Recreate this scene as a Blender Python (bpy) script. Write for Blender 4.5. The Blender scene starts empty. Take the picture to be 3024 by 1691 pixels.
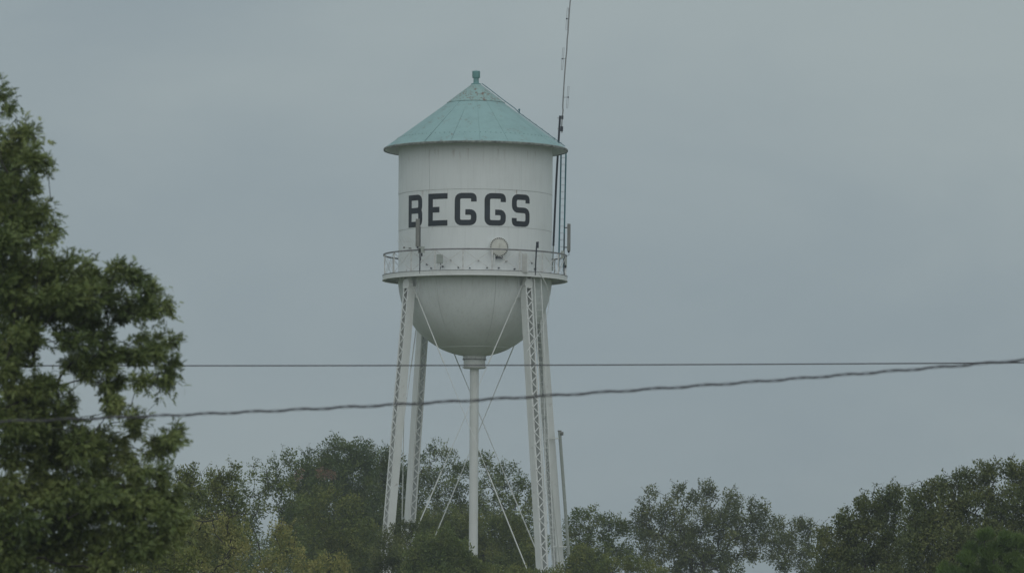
import bpy, math, random
import numpy as np
from mathutils import Vector, Matrix

random.seed(7)
rng = np.random.default_rng(7)
scene = bpy.context.scene
COL = scene.collection
R = math.radians

# ------------------------------------------------------------------ camera
F = 13500.0                      # focal length in photograph pixels (3024 wide)
CX, CY, HORIZON = 1512.0, 845.5, 1740.0
CAM = Vector((0, 0, 1.7))
PITCH = math.atan((HORIZON - CY) / F)
ROLL = R(0.32)
fw = Vector((0, math.cos(PITCH), math.sin(PITCH)))
r0 = Vector((1, 0, 0)); u0 = Vector((0, -math.sin(PITCH), math.cos(PITCH)))
rt = r0 * math.cos(ROLL) + u0 * math.sin(ROLL)
up = -r0 * math.sin(ROLL) + u0 * math.cos(ROLL)
cam_data = bpy.data.cameras.new('camera')
cam_data.sensor_width = 36.0
cam_data.lens = 36.0 * F / 3024.0
cam_data.clip_start = 0.5
cam_data.clip_end = 20000
cam = bpy.data.objects.new('camera', cam_data)
COL.objects.link(cam)
m = Matrix((rt, up, -fw)).transposed().to_4x4()
m.translation = CAM
cam.matrix_world = m
cam_data.dof.use_dof = True
cam_data.dof.focus_distance = 216.0
cam_data.dof.aperture_fstop = 4.5
scene.camera = cam


def P(x, y, Y):
    """World point that stands at distance Y along the photograph's ray (x, y)."""
    d = fw + rt * ((x - CX) / F) - up * ((y - CY) / F)
    return CAM + d * (Y / d.y)


# ------------------------------------------------------------------ sky and sun
SUN_EL, SUN_AZ = R(46), R(174)   # behind the camera, a little to the right
world = bpy.data.worlds.new('World'); scene.world = world
world.use_nodes = True
wn, wl = world.node_tree.nodes, world.node_tree.links
wn.clear()
w_out = wn.new('ShaderNodeOutputWorld'); w_bg = wn.new('ShaderNodeBackground')
w_bg.inputs['Strength'].default_value = 0.1
sky = wn.new('ShaderNodeTexSky'); sky.sky_type = 'NISHITA'; sky.sun_disc = False
sky.sun_elevation = SUN_EL; sky.sun_rotation = SUN_AZ
sky.air_density = 1.0; sky.dust_density = 3.0
tc = wn.new('ShaderNodeTexCoord')
mp = wn.new('ShaderNodeMapping'); mp.inputs['Scale'].default_value = (1.0, 1.0, 2.3)
mp.inputs['Location'].default_value = (3.01, -0.55, 4.36)
wl.new(tc.outputs['Generated'], mp.inputs['Vector'])
n1 = wn.new('ShaderNodeTexNoise'); n1.inputs['Scale'].default_value = 7.0
n1.inputs['Detail'].default_value = 5.0; n1.inputs['Roughness'].default_value = 0.52
n1.inputs['Distortion'].default_value = 0.35
n2 = wn.new('ShaderNodeTexNoise'); n2.inputs['Scale'].default_value = 2.6
n2.inputs['Detail'].default_value = 2.0; n2.inputs['Roughness'].default_value = 0.4
wl.new(mp.outputs[0], n1.inputs['Vector']); wl.new(mp.outputs[0], n2.inputs['Vector'])
mixn = wn.new('ShaderNodeMix'); mixn.data_type = 'FLOAT'; mixn.inputs[0].default_value = 0.43
wl.new(n1.outputs[0], mixn.inputs[2]); wl.new(n2.outputs[0], mixn.inputs[3])
ramp = wn.new('ShaderNodeValToRGB')
ramp.color_ramp.interpolation = 'EASE'
ramp.color_ramp.elements[0].position = 0.30; ramp.color_ramp.elements[0].color = (0.268, 0.328, 0.362, 1)
ramp.color_ramp.elements[1].position = 0.62; ramp.color_ramp.elements[1].color = (0.350, 0.408, 0.420, 1)
wl.new(mixn.outputs[0], ramp.inputs[0])
gain = wn.new('ShaderNodeVectorMath'); gain.operation = 'SCALE'; gain.inputs['Scale'].default_value = 10.0
wl.new(ramp.outputs[0], gain.inputs[0])
wmix = wn.new('ShaderNodeMix'); wmix.data_type = 'RGBA'; wmix.inputs[0].default_value = 0.97
wl.new(sky.outputs[0], wmix.inputs[6]); wl.new(gain.outputs[0], wmix.inputs[7])
wl.new(wmix.outputs[2], w_bg.inputs['Color']); wl.new(w_bg.outputs[0], w_out.inputs['Surface'])

sun_data = bpy.data.lights.new('sun', 'SUN')
sun_data.energy = 0.87; sun_data.angle = R(100); sun_data.color = (1.0, 0.985, 0.96)
sun = bpy.data.objects.new('sun', sun_data); COL.objects.link(sun)
sd = Vector((math.sin(SUN_AZ) * math.cos(SUN_EL), math.cos(SUN_AZ) * math.cos(SUN_EL), math.sin(SUN_EL)))
sun.rotation_euler = sd.to_track_quat('Z', 'Y').to_euler()

vs = scene.view_settings
vs.view_transform = 'Standard'; vs.look = 'None'; vs.exposure = 0.0; vs.gamma = 1.0
vs.use_curve_mapping = False
scene.cycles.max_bounces = 6
scene.cycles.diffuse_bounces = 3
scene.cycles.transparent_max_bounces = 4
scene.cycles.volume_bounces = 1
scene.cycles.use_denoising = True
scene.cycles.denoiser = 'OPENIMAGEDENOISE'
scene.cycles.denoising_input_passes = 'RGB_ALBEDO_NORMAL'
scene.cycles.denoising_prefilter = 'ACCURATE'


# ------------------------------------------------------------------ materials
def new_mat(name):
    mt = bpy.data.materials.new(name); mt.use_nodes = True
    nt = mt.node_tree
    return mt, nt.nodes, nt.links, nt.nodes['Principled BSDF']


def plain(name, col, rough=0.6, metal=0.0, var=0.12, scale=6.0):
    mt, n, l, b = new_mat(name)
    tcn = n.new('ShaderNodeTexCoord'); nz = n.new('ShaderNodeTexNoise')
    nz.inputs['Scale'].default_value = scale; nz.inputs['Detail'].default_value = 6
    l.new(tcn.outputs['Object'], nz.inputs['Vector'])
    rp = n.new('ShaderNodeValToRGB')
    rp.color_ramp.elements[0].position = 0.3; rp.color_ramp.elements[1].position = 0.7
    rp.color_ramp.elements[0].color = tuple(c * (1 - var) for c in col) + (1,)
    rp.color_ramp.elements[1].color = tuple(min(1, c * (1 + var)) for c in col) + (1,)
    l.new(nz.outputs[0], rp.inputs[0]); l.new(rp.outputs[0], b.inputs['Base Color'])
    b.inputs['Roughness'].default_value = rough; b.inputs['Metallic'].default_value = metal
    return mt


def painted(name, col, dirt, rust_amt=0.5, rough=0.55, streak=(9, 9, 0.5), rust_scale=2.2, rust_pos=0.68, drips=()):
    """Weathered paint: vertical dirt streaks, blotches, small rust blooms and fine relief."""
    mt, n, l, b = new_mat(name)
    tcn = n.new('ShaderNodeTexCoord')
    def noise(scale, detail, rough_, vec):
        z = n.new('ShaderNodeTexNoise'); z.inputs['Scale'].default_value = scale
        z.inputs['Detail'].default_value = detail; z.inputs['Roughness'].default_value = rough_
        l.new(vec, z.inputs['Vector']); return z.outputs[0]
    def ramp_(v, p0, p1, a=0.0, c=1.0):
        r_ = n.new('ShaderNodeMapRange'); r_.interpolation_type = 'SMOOTHSTEP'
        r_.inputs[1].default_value = p0; r_.inputs[2].default_value = p1
        r_.inputs[3].default_value = a; r_.inputs[4].default_value = c
        l.new(v, r_.inputs[0]); return r_.outputs[0]
    def mix(fac, a, bb):
        x = n.new('ShaderNodeMix'); x.data_type = 'RGBA'
        if isinstance(fac, float): x.inputs[0].default_value = fac
        else: l.new(fac, x.inputs[0])
        for i, v in ((6, a), (7, bb)):
            if isinstance(v, tuple): x.inputs[i].default_value = v + (1,)
            else: l.new(v, x.inputs[i])
        return x.outputs[2]
    def mul(a, bb):
        x = n.new('ShaderNodeMath'); x.operation = 'MULTIPLY'
        for i, v in ((0, a), (1, bb)):
            if isinstance(v, float): x.inputs[i].default_value = v
            else: l.new(v, x.inputs[i])
        return x.outputs[0]
    mpn = n.new('ShaderNodeMapping'); mpn.inputs['Scale'].default_value = streak
    l.new(tcn.outputs['Object'], mpn.inputs['Vector'])
    st = noise(1.0, 6, 0.6, mpn.outputs[0])
    bl = noise(0.7, 5, 0.55, tcn.outputs['Object'])
    c = mix(ramp_(st, 0.45, 0.8, 0.0, 0.55), col, dirt)
    c = mix(ramp_(bl, 0.42, 0.75, 0.0, 0.4), c, dirt)
    rn = noise(rust_scale, 8, 0.7, tcn.outputs['Object'])
    rn2 = noise(rust_scale * 4.5, 5, 0.7, tcn.outputs['Object'])
    rm = mul(ramp_(rn, rust_pos - 0.08, rust_pos + 0.06), ramp_(rn2, 0.5, 0.58))
    c = mix(mul(rm, float(rust_amt)), c, (0.17, 0.085, 0.045))
    if drips:
        sx = n.new('ShaderNodeSeparateXYZ'); l.new(tcn.outputs['Object'], sx.inputs[0])
        m2 = n.new('ShaderNodeMapping'); m2.inputs['Scale'].default_value = (5.0, 5.0, 0.6)
        l.new(tcn.outputs['Object'], m2.inputs['Vector'])
        dn = ramp_(noise(1.0, 3, 0.6, m2.outputs[0]), 0.56, 0.70)
        big = ramp_(noise(0.35, 2, 0.5, tcn.outputs['Object']), 0.46, 0.60)
        for zj, ln, am in drips:
            band = mul(ramp_(sx.outputs[2], zj - ln, zj - 0.02), ramp_(sx.outputs[2], zj + 0.03, zj + 0.01))
            c = mix(mul(mul(mul(band, dn), big), float(am)), c, (0.24, 0.15, 0.09))
    l.new(c, b.inputs['Base Color'])
    b.inputs['Roughness'].default_value = rough
    bp = n.new('ShaderNodeBump'); bp.inputs['Strength'].default_value = 0.25; bp.inputs['Distance'].default_value = 0.03
    l.new(noise(1.6, 4, 0.5, tcn.outputs['Object']), bp.inputs['Height'])
    l.new(bp.outputs[0], b.inputs['Normal'])
    return mt


def foliage(name, cols, trans=0.25, rough=0.6):
    """Leaf colours vary from leaf to leaf (random per island)."""
    mt, n, l, b = new_mat(name)
    g = n.new('ShaderNodeNewGeometry')
    tcn = n.new('ShaderNodeTexCoord')
    nz = n.new('ShaderNodeTexNoise'); nz.inputs['Scale'].default_value = 0.9; nz.inputs['Detail'].default_value = 3
    l.new(tcn.outputs['Object'], nz.inputs['Vector'])
    mx = n.new('ShaderNodeMix'); mx.data_type = 'FLOAT'; mx.inputs[0].default_value = 0.58
    mr = n.new('ShaderNodeMapRange'); mr.inputs[1].default_value = 0.33; mr.inputs[2].default_value = 0.67
    l.new(nz.outputs[0], mr.inputs[0])
    l.new(g.outputs['Random Per Island'], mx.inputs[2]); l.new(mr.outputs[0], mx.inputs[3])
    rp = n.new('ShaderNodeValToRGB')
    els = rp.color_ramp.elements
    while len(els) < len(cols): els.new(0.5)
    for i, c in enumerate(cols):
        els[i].position = 0.12 + 0.76 * i / (len(cols) - 1); els[i].color = tuple(c) + (1,)
    l.new(mx.outputs[0], rp.inputs[0])
    l.new(rp.outputs[0], b.inputs['Base Color'])
    b.inputs['Roughness'].default_value = rough
    b.inputs['Specular IOR Level'].default_value = 0.35
    tr = n.new('ShaderNodeBsdfTranslucent'); l.new(rp.outputs[0], tr.inputs['Color'])
    ms = n.new('ShaderNodeMixShader'); ms.inputs[0].default_value = trans
    l.new(b.outputs[0], ms.inputs[1]); l.new(tr.outputs[0], ms.inputs[2])
    l.new(ms.outputs[0], n['Material Output'].inputs['Surface'])
    return mt


M_WHITE = painted('weathered_white_paint', (0.775, 0.80, 0.80), (0.65, 0.67, 0.665), 0.5, rust_pos=0.70, drips=((20.41, 0.42, 0.7), (18.66, 0.3, 0.5), (22.3, 0.9, 0.35), (16.75, 0.25, 0.5)))
M_BOWL = painted('bowl_white_paint', (0.775, 0.80, 0.80), (0.60, 0.615, 0.605), 0.35, rust_pos=0.72, drips=((16.4, 1.4, 0.4),))
M_LEG = painted('leg_white_paint', (0.74, 0.755, 0.74), (0.60, 0.60, 0.575), 0.7, streak=(7, 7, 0.6), rust_scale=1.7, rust_pos=0.66)
M_JOINT = plain('plate_joint', (0.24, 0.23, 0.21), 0.8)
M_ROOF = painted('turquoise_roof_paint', (0.29, 0.455, 0.455), (0.215, 0.35, 0.35), 0.8, streak=(2.2, 2.2, 2.2), rust_scale=1.4, rust_pos=0.615)
M_ROOFTOP = painted('rusty_turquoise_paint', (0.29, 0.44, 0.43), (0.26, 0.385, 0.37), 0.95, streak=(2.2, 2.2, 2.2), rust_scale=2.0, rust_pos=0.50)
M_SEAM = plain('roof_joint', (0.12, 0.20, 0.20), 0.8)
M_BOLT = plain('roof_bolt_paint', (0.16, 0.27, 0.27), 0.7)
M_RIM = plain('rusty_eave_rim', (0.21, 0.225, 0.205), 0.8, var=0.6, scale=5)
M_TEAL = plain('teal_paint', (0.035, 0.15, 0.18), 0.5)
M_VENT = plain('vent_teal', (0.17, 0.34, 0.34), 0.5)
M_BLACK = plain('letter_black', (0.006, 0.012, 0.021), 0.6, var=0.5, scale=4)
M_DARK = plain('dark_steel', (0.012, 0.017, 0.03), 0.5)
M_GREY = plain('grey_plastic', (0.21, 0.21, 0.195), 0.5)
M_LGREY = plain('light_grey_box', (0.36, 0.39, 0.36), 0.5)
M_GALV = plain('galvanised', (0.36, 0.365, 0.37), 0.45, 0.35)
M_RAIL = plain('worn_rail_paint', (0.20, 0.195, 0.20), 0.6, var=0.35)
M_LEGDULL = plain('dull_grey_white', (0.50, 0.50, 0.48), 0.6)
M_POST = plain('post_paint', (0.66, 0.655, 0.64), 0.6, var=0.2)
M_WIRE = plain('cable_jacket', (0.082, 0.080, 0.092), 0.55)
M_ALU = plain('weathered_aluminium', (0.34, 0.34, 0.345), 0.5, 0.0)
M_BARK = plain('bark', (0.045, 0.04, 0.035), 0.9, var=0.4, scale=4)
M_BARKG = plain('grey_bark', (0.10, 0.095, 0.085), 0.9, var=0.35, scale=4)
M_CONC = plain('concrete', (0.36, 0.35, 0.33), 0.9)


# ------------------------------------------------------------------ mesh helpers
def link(name, me, mat, parent=None, **props):
    o = bpy.data.objects.new(name, me); COL.objects.link(o)
    if mat is not None and me is not None and not me.materials: me.materials.append(mat)
    if parent is not None: o.parent = parent
    for k, v in props.items(): o[k] = v
    return o


def mesh(name, V, Fc, smooth=None):
    me = bpy.data.meshes.new(name); me.from_pydata([tuple(v) for v in V], [], Fc); me.update()
    if smooth is not None:
        me.polygons.foreach_set('use_smooth', [True] * len(me.polygons))
        me.set_sharp_from_angle(angle=R(smooth))
    return me


def empty(name, loc, label=None, cat=None, group=None):
    o = bpy.data.objects.new(name, None); COL.objects.link(o); o.location = loc
    if label: o['label'] = label
    if cat: o['category'] = cat
    if group: o['group'] = group
    return o


class MB:
    def __init__(s): s.V = []; s.F = []
    def add(s, V, Fc):
        k = len(s.V); s.V += [Vector(v) for v in V]; s.F += [[i + k for i in f] for f in Fc]; return s
    def box(s, c, sx, sy, sz, ax=None):
        ax = ax or (Vector((1, 0, 0)), Vector((0, 1, 0)), Vector((0, 0, 1)))
        c = Vector(c)
        V = [c + ax[0] * (sx * i / 2) + ax[1] * (sy * j / 2) + ax[2] * (sz * k / 2) for i in (-1, 1) for j in (-1, 1) for k in (-1, 1)]
        return s.add(V, [(0, 1, 3, 2), (4, 6, 7, 5), (0, 4, 5, 1), (2, 3, 7, 6), (0, 2, 6, 4), (1, 5, 7, 3)])
    def bar(s, a, b, w, t, side=None):
        a, b = Vector(a), Vector(b); d = (b - a); L = d.length; d.normalize()
        side = Vector(side) if side is not None else (Vector((0, 0, 1)) if abs(d.z) < 0.9 else Vector((1, 0, 0)))
        x = side.cross(d).normalized(); y = d.cross(x).normalized()
        return s.box((a + b) / 2, w, t, L, (x, y, d))
    def tube(s, pts, rad, n=8, cap=True):
        pts = [Vector(p) for p in pts]
        rads = rad if isinstance(rad, (list, tuple)) else [rad] * len(pts)
        V = []; x = None
        for i, p in enumerate(pts):
            d = (pts[min(i + 1, len(pts) - 1)] - pts[max(i - 1, 0)]).normalized()
            if x is None:
                x = d.orthogonal().normalized()
            x = (x - d * x.dot(d)).normalized(); y = d.cross(x)
            for k in range(n):
                a = 2 * math.pi * k / n
                V.append(p + (x * math.cos(a) + y * math.sin(a)) * rads[i])
        Fc = [(i * n + k, i * n + (k + 1) % n, (i + 1) * n + (k + 1) % n, (i + 1) * n + k) for i in range(len(pts) - 1) for k in range(n)]
        if cap: Fc += [tuple(reversed(range(n))), tuple((len(pts) - 1) * n + k for k in range(n))]
        return s.add(V, Fc)
    def build(s, name, mat, parent=None, smooth=None, **props):
        return link(name, mesh(name, s.V, s.F, smooth), mat, parent, **props)


def pol(r, a, z): return Vector((r * math.sin(a), -r * math.cos(a), z))


def arc_solid(outer, inner, a0, a1, n):
    """Closed piece of a revolved shell between two azimuths (azimuth 0 faces the camera)."""
    k = len(outer); V = []
    for i in range(n + 1):
        a = a0 + (a1 - a0) * i / n
        V += [pol(r, a, z) for r, z in outer] + [pol(r, a, z) for r, z in inner]
    Fc = []; W = 2 * k
    for i in range(n):
        p, q = i * W, (i + 1) * W
        for j in range(k - 1):
            Fc.append((p + j, q + j, q + j + 1, p + j + 1))
            Fc.append((p + k + j, p + k + j + 1, q + k + j + 1, q + k + j))
        Fc.append((p, p + k, q + k, q))
        Fc.append((p + k - 1, q + k - 1, q + 2 * k - 1, p + 2 * k - 1))
    Fc.append(tuple(range(k)) + tuple(range(2 * k - 1, k - 1, -1)))
    e = n * W
    Fc.append(tuple(e + j for j in range(k - 1, -1, -1)) + tuple(e + j for j in range(k, 2 * k)))
    return V, Fc


def lathe(prof, n=96, close=False):
    V = []; k = len(prof)
    for i in range(n):
        V += [pol(r, 2 * math.pi * i / n, z) for r, z in prof]
    Fc = []
    for i in range(n):
        p, q = i * k, ((i + 1) % n) * k
        for j in range(k - 1 if not close else k):
            jj = (j + 1) % k
            Fc.append((p + j, q + j, q + jj, p + jj))
    return V, Fc


# ------------------------------------------------------------------ ground
gs = 4000.0
N = 40
gv = [(-gs + 2 * gs * i / N, -gs + 2 * gs * j / N, 0) for i in range(N + 1) for j in range(N + 1)]
gf = [(i * (N + 1) + j, (i + 1) * (N + 1) + j, (i + 1) * (N + 1) + j + 1, i * (N + 1) + j + 1) for i in range(N) for j in range(N)]
M_GROUND = plain('rough_grass_ground', (0.085, 0.10, 0.045), 0.95, var=0.4, scale=0.15)
link('ground', mesh('ground', gv, gf), M_GROUND, kind='structure')

# ------------------------------------------------------------------ water tower
TY = 217.2
TX = P(1401.5, 1000, TY).x
MPP = TY / F
def Z(y): return CAM.z + (HORIZON - y) * MPP           # height of a photograph row at the tower axis
RT = 3.66
RE = 4.385
tower = empty('water_tower', (TX, TY, 0), 'white steel water tower lettered BEGGS with turquoise cone roof on four laced legs', 'water tower')

# tank shell: three courses of five curved plates over a recessed joint core
z_eave, z_s1, z_s2, z_bal = Z(440), Z(577), Z(686), Z(820)
tank = link('tank', mesh('tank', *lathe([(0.05, z_bal - 0.12), (RT - 0.02, z_bal - 0.12), (RT - 0.02, z_eave + 0.4), (0.05, z_eave + 0.4)]), smooth=40), M_JOINT, tower)
GAP = 0.009 / RT
for zi, (zb, zt, a_off, rr) in enumerate([(z_s1, z_eave + 0.38, -35.6, RT + 0.014), (z_s2, z_s1, 37.0, RT + 0.002), (z_bal - 0.1, z_s2, -7.0, RT - 0.006)]):
    for k in range(5):
        a0 = R(a_off + 72 * k) + (GAP if k == 0 and zi == 0 else GAP * 0.3); a1 = R(a_off + 72 * (k + 1)) - (GAP if k == 4 and zi == 0 else GAP * 0.3)
        zb2, zt2 = zb + 0.006, zt - 0.006
        V, Fc = arc_solid([(rr, zb2), (rr, zt2)], [(RT - 0.03, zb2), (RT - 0.03, zt2)], a0, a1, 28)
        link('shell_plate', mesh('shell_plate', V, Fc, 30), M_WHITE, tank)

# rivet rows along the plate joints (too fine to count)
mb = MB()
for zz, rr in ((z_s1 + 0.06, RT + 0.014), (z_s2 + 0.06, RT + 0.002)):
    for k in range(150):
        c = pol(rr, 2 * math.pi * k / 150, zz); o_ = Vector((c.x, c.y, 0)).normalized()
        t_ = Vector((-o_.y, o_.x, 0))
        mb.add([c + t_ * 0.016, c + Vector((0, 0, 0.016)), c - t_ * 0.016, c - Vector((0, 0, 0.016)), c + o_ * 0.011],
               [(0, 1, 4), (1, 2, 4), (2, 3, 4), (3, 0, 4)])
mb.build('shell_rivets', M_WHITE, tank, kind='stuff')

# letters: rounded block strokes bent round the shell
LW, LH, LS = 1.04, 1.53, 0.264
def fillet(pts, rad, n=5):
    out = []
    for i, p in enumerate(pts):
        p = Vector(p)
        if i == 0 or i == len(pts) - 1 or rad == 0: out.append(p); continue
        a = (Vector(pts[i - 1]) - p); b = (Vector(pts[i + 1]) - p)
        rr = min(rad, a.length * 0.499, b.length * 0.499); a.normalize(); b.normalize()
        for k in range(n + 1):
            t = k / n
            out.append((1 - t) ** 2 * (p + a * rr) + 2 * t * (1 - t) * p + t * t * (p + b * rr))
    return out
def strokes(ch):
    h = LS / 2; W, H = LW, LH
    top, bot = H - h, h
    if ch == 'E': return [([(h, 0), (h, H)], 0), ([(LS, top), (W, top)], 0), ([(LS, bot), (W, bot)], 0), ([(LS, H * 0.50), (W * 0.60, H * 0.50)], 0)]
    if ch == 'B':
        mid = H * 0.51
        return [([(h, 0), (h, H)], 0), ([(LS, top), (W - h - 0.01, top), (W - h - 0.01, mid), (LS, mid)], 0.2),
                ([(LS, mid - 0.003), (W - h, mid - 0.003), (W - h, bot), (LS, bot)], 0.2)]
    if ch == 'G':
        return [([(W - h, H - 0.41), (W - h, top), (h, top), (h, bot), (W - h, bot), (W - h, H * 0.41), (W * 0.49, H * 0.41)], 0.22)]
    if ch == 'S':
        return [([(W - h, H - 0.41), (W - h, top), (h, top), (h, H * 0.51), (W - h, H * 0.51), (W - h, bot), (h, bot), (h, 0.40)], 0.23)]
zl0 = z_s2 + 0.045
for ch, ac in (('B', -50.7), ('E', -28.6), ('G', -6.75), ('G', 15.3), ('S', 36.5)):
    V, Fc = [], []
    for si, (path, rad) in enumerate(strokes(ch)):
        pts = fillet([(x, y) for x, y in path], rad)
        dense = [pts[0]]
        for p in pts[1:]:
            d = (p - dense[-1]).length; k = max(1, int(d / 0.1)); q = dense[-1]
            dense += [q + (p - q) * (j + 1) / k for j in range(k)]
        rr = RT + 0.0065 + 0.0015 * si
        base = len(V)
        for i, p in enumerate(dense):
            d = (dense[min(i + 1, len(dense) - 1)] - dense[max(i - 1, 0)]).normalized()
            nrm = Vector((-d.y, d.x))
            cosl = 1.0
            if 0 < i < len(dense) - 1:
                d1 = (dense[i] - dense[i - 1]).normalized(); cosl = max(0.8, d1.dot(d))
            for s_ in (1, 0, -1):
                q = p + nrm * (s_ * LS / 2 / cosl)
                a = R(ac) + (q.x - LW / 2) / RT
                V.append(pol(rr, a, zl0 + q.y)); V.append(pol(RT - 0.004, a, zl0 + q.y))
        nn = len(dense)
        for i in range(nn - 1):
            p, q = base + i * 6, base + (i + 1) * 6
            Fc += [(p, q, q + 2, p + 2), (p + 2, q + 2, q + 4, p + 4), (p, p + 1, q + 1, q), (p + 4, q + 4, q + 5, p + 5)]
        Fc += [(base, base + 2, base + 3, base + 1), (base + 2, base + 4, base + 5, base + 3)]
        e = base + (nn - 1) * 6
        Fc += [(e, e + 1, e + 3, e + 2), (e + 2, e + 3, e + 5, e + 4)]
    link('letter', mesh('letter', V, Fc), M_BLACK, tank, label='black painted block letter ' + ch)

# roof: a kinked cone of lapped panels, open eave, rim and vent
prof_r = [(0.20, Z(245)), (1.345, Z(301)), (RE, z_eave)]
roof_core = [(0.15, Z(245) - 0.02), (1.345, Z(301) - 0.03), (RE - 0.03, z_eave - 0.015), (RE - 0.05, z_eave - 0.05), (1.3, Z(301) - 0.10), (0.12, Z(245) - 0.1)]
roof = link('roof', mesh('roof', *lathe(roof_core, close=True), smooth=25), M_SEAM, tower)
def roof_pt(t, lo, hi): return (lo[0] + (hi[0] - lo[0]) * t, lo[1] + (hi[1] - lo[1]) * t)
for k in range(20):
    a0 = R(3 + 18 * k) ; a1 = R(3 + 18 * (k + 1))
    lift = 0.006 * (k % 2); gp = 0.0036 if k in (15, 16, 17, 18) else 0.0011
    V, Fc = arc_solid([(RE, z_eave + lift), (1.35, Z(301) - 0.01 + lift)], [(RE, z_eave - 0.012), (1.35, Z(301) - 0.028)], a0 + gp, a1 - gp, 6)
    link('roof_panel', mesh('roof_panel', V, Fc, 20), M_ROOF, roof)
for k in range(10):
    a0 = R(-6 + 36 * k); a1 = R(-6 + 36 * (k + 1)); lift = 0.005 * (k % 2)
    V, Fc = arc_solid([(1.395, Z(301) - 0.012 + lift), (0.20, Z(245) + lift)], [(1.395, Z(301) - 0.022), (0.20, Z(245) - 0.016)], a0 + 0.0015, a1 - 0.0015, 8)
    link('roof_panel', mesh('roof_panel', V, Fc, 20), M_ROOFTOP, roof, label='small upper roof panel with rust spots')
# soffit skin (the white underside) and rolled rim
V, Fc = lathe([(RE - 0.04, z_eave - 0.058), (RT - 0.05, z_eave + 0.44), (RT - 0.05, z_eave + 0.46), (RE - 0.04, z_eave - 0.045)], close=True)
link('soffit', mesh('soffit', V, Fc, 30), M_BOWL, roof)
V, Fc = lathe([(RE + 0.004, z_eave + 0.012), (RE + 0.02, z_eave - 0.02), (RE + 0.014, z_eave - 0.085), (RE - 0.02, z_eave - 0.09), (RE - 0.02, z_eave - 0.01)], close=True)
link('eave_rim', mesh('eave_rim', V, Fc, 30), M_RIM, roof)
mb = MB()
for k in range(96):
    a = 2 * math.pi * k / 96; r_ = 3.76
    zc = z_eave + (RE - r_) / (RE - 1.345) * (Z(301) - z_eave)
    c = pol(r_, a, zc + 0.005); o_ = Vector((math.sin(a), -math.cos(a), 0)); t_ = Vector((o_.y, -o_.x, 0))
    s_ = Vector((0, 0, 1))
    mb.box(c, 0.02, 0.024, 0.055, (o_, t_, s_))
mb.build('roof_bolts', M_BOLT, roof, kind='stuff')
vent = link('vent', mesh('vent', *lathe([(0.001, Z(243)), (0.24, Z(246.5)), (0.24, Z(244)), (0.135, Z(242)), (0.125, Z(228)), (0.17, Z(227)), (0.185, Z(225.5)), (0.19, Z(207)), (0.17, Z(206)), (0.001, Z(205.4))], 24), smooth=35), M_VENT, tower)
MB().tube([(0, 0, Z(206)), (0, 0, Z(202.5))], 0.012, 6).build('spike', M_VENT, vent)
# roof ladder along the right-hand slope
rl = empty('roof_ladder', (0, 0, 0)); rl.parent = tower
def on_roof(r_, a, h):
    if r_ > 1.345: zc = z_eave + (RE - r_) / (RE - 1.345) * (Z(301) - z_eave)
    else: zc = Z(301) + (1.345 - r_) / (1.345 - 0.2) * (Z(245) - Z(301))
    return pol(r_, a, zc + h)
for sgn in (-1, 1):
    pts = []
    for i in range(24):
        r_ = 0.34 + (RE - 0.12 - 0.34) * i / 23
        a = R(83) + sgn * 0.16 / r_
        pts.append(on_roof(r_, a, 0.12 if r_ < 2.0 else 0.06))
    MB().tube(pts, 0.017, 6).build('rail', M_TEAL, rl)
for i in range(13):
    r_ = 0.5 + 0.3 * i
    a, b = on_roof(r_, R(83) - 0.16 / r_, 0.10), on_roof(r_, R(83) + 0.16 / r_, 0.10)
    MB().tube([a, b], 0.010, 5).build('rung', M_TEAL, rl)
mb = MB(); mb.tube([on_roof(2.08, R(83), 0.02), on_roof(2.08, R(83), 0.22)], 0.03, 6); mb.tube([on_roof(2.05, R(83), 0.2), on_roof(2.11, R(83), 0.2)], 0.05, 6)
mb.build('roof_hook', M_TEAL, rl)

# bowl: eight gores and a bottom dish
ze = z_bal - 0.1
bowl = link('bowl', mesh('bowl', *lathe([(max(0.01, (RT - 0.02) * math.cos(t)), ze - (RT - 0.02) * math.sin(t)) for t in [R(90 * i / 32) for i in range(33)]]), smooth=50), M_JOINT, tower)
for k in range(8):
    a0, a1 = R(-29 + 45 * k), R(-29 + 45 * (k + 1))
    ts = [R(0 + 63.5 * i / 20) for i in range(21)]
    V, Fc = arc_solid([(RT * math.cos(t), ze - RT * math.sin(t)) for t in reversed(ts)], [((RT - 0.03) * math.cos(t), ze - (RT - 0.03) * math.sin(t)) for t in reversed(ts)], a0 + 0.0021, a1 - 0.0021, 14)
    link('bowl_plate', mesh('bowl_plate', V, Fc, 30), M_BOWL, bowl)
ts = [R(62.6 + 27.2 * i / 12) for i in range(13)]
link('bottom_dish', mesh('bottom_dish', *lathe([((RT + 0.012) * math.cos(t), ze - (RT + 0.012) * math.sin(t)) for t in ts] + [((RT - 0.02) * math.cos(t), ze - (RT - 0.02) * math.sin(t)) for t in reversed(ts)], close=True), smooth=30), M_BOWL, bowl)

# riser and its collar
riser = link('riser', mesh('riser', *lathe([(0.215, 0.3), (0.212, Z(1088))], 32), smooth=40), M_LEG, tower)
link('collar', mesh('collar', *lathe([(0.21, Z(1088) - 0.02), (0.50, Z(1088) - 0.02), (0.515, Z(1086)), (0.515, Z(1064)), (0.515, Z(1041)), (0.4, Z(1038))], 40), smooth=30), M_LEG, riser)
for yy in (1085.5, 1062.3, 1045):
    V, Fc = lathe([(0.515, Z(yy) - 0.02), (0.575, Z(yy) - 0.02), (0.575, Z(yy) + 0.02), (0.515, Z(yy) + 0.02)], 40, close=True)
    link('flange', mesh('flange', V, Fc, 30), M_RAIL if yy < 1080 else M_POST, riser)
for k in range(12):
    a = 2 * math.pi * (k + 0.3) / 12
    MB().tube([pol(0.545, a, Z(1064.5)), pol(0.545, a, Z(1048) + 0.02)], 0.014, 6).build('stay_bolt', M_LEG, riser)
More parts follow.
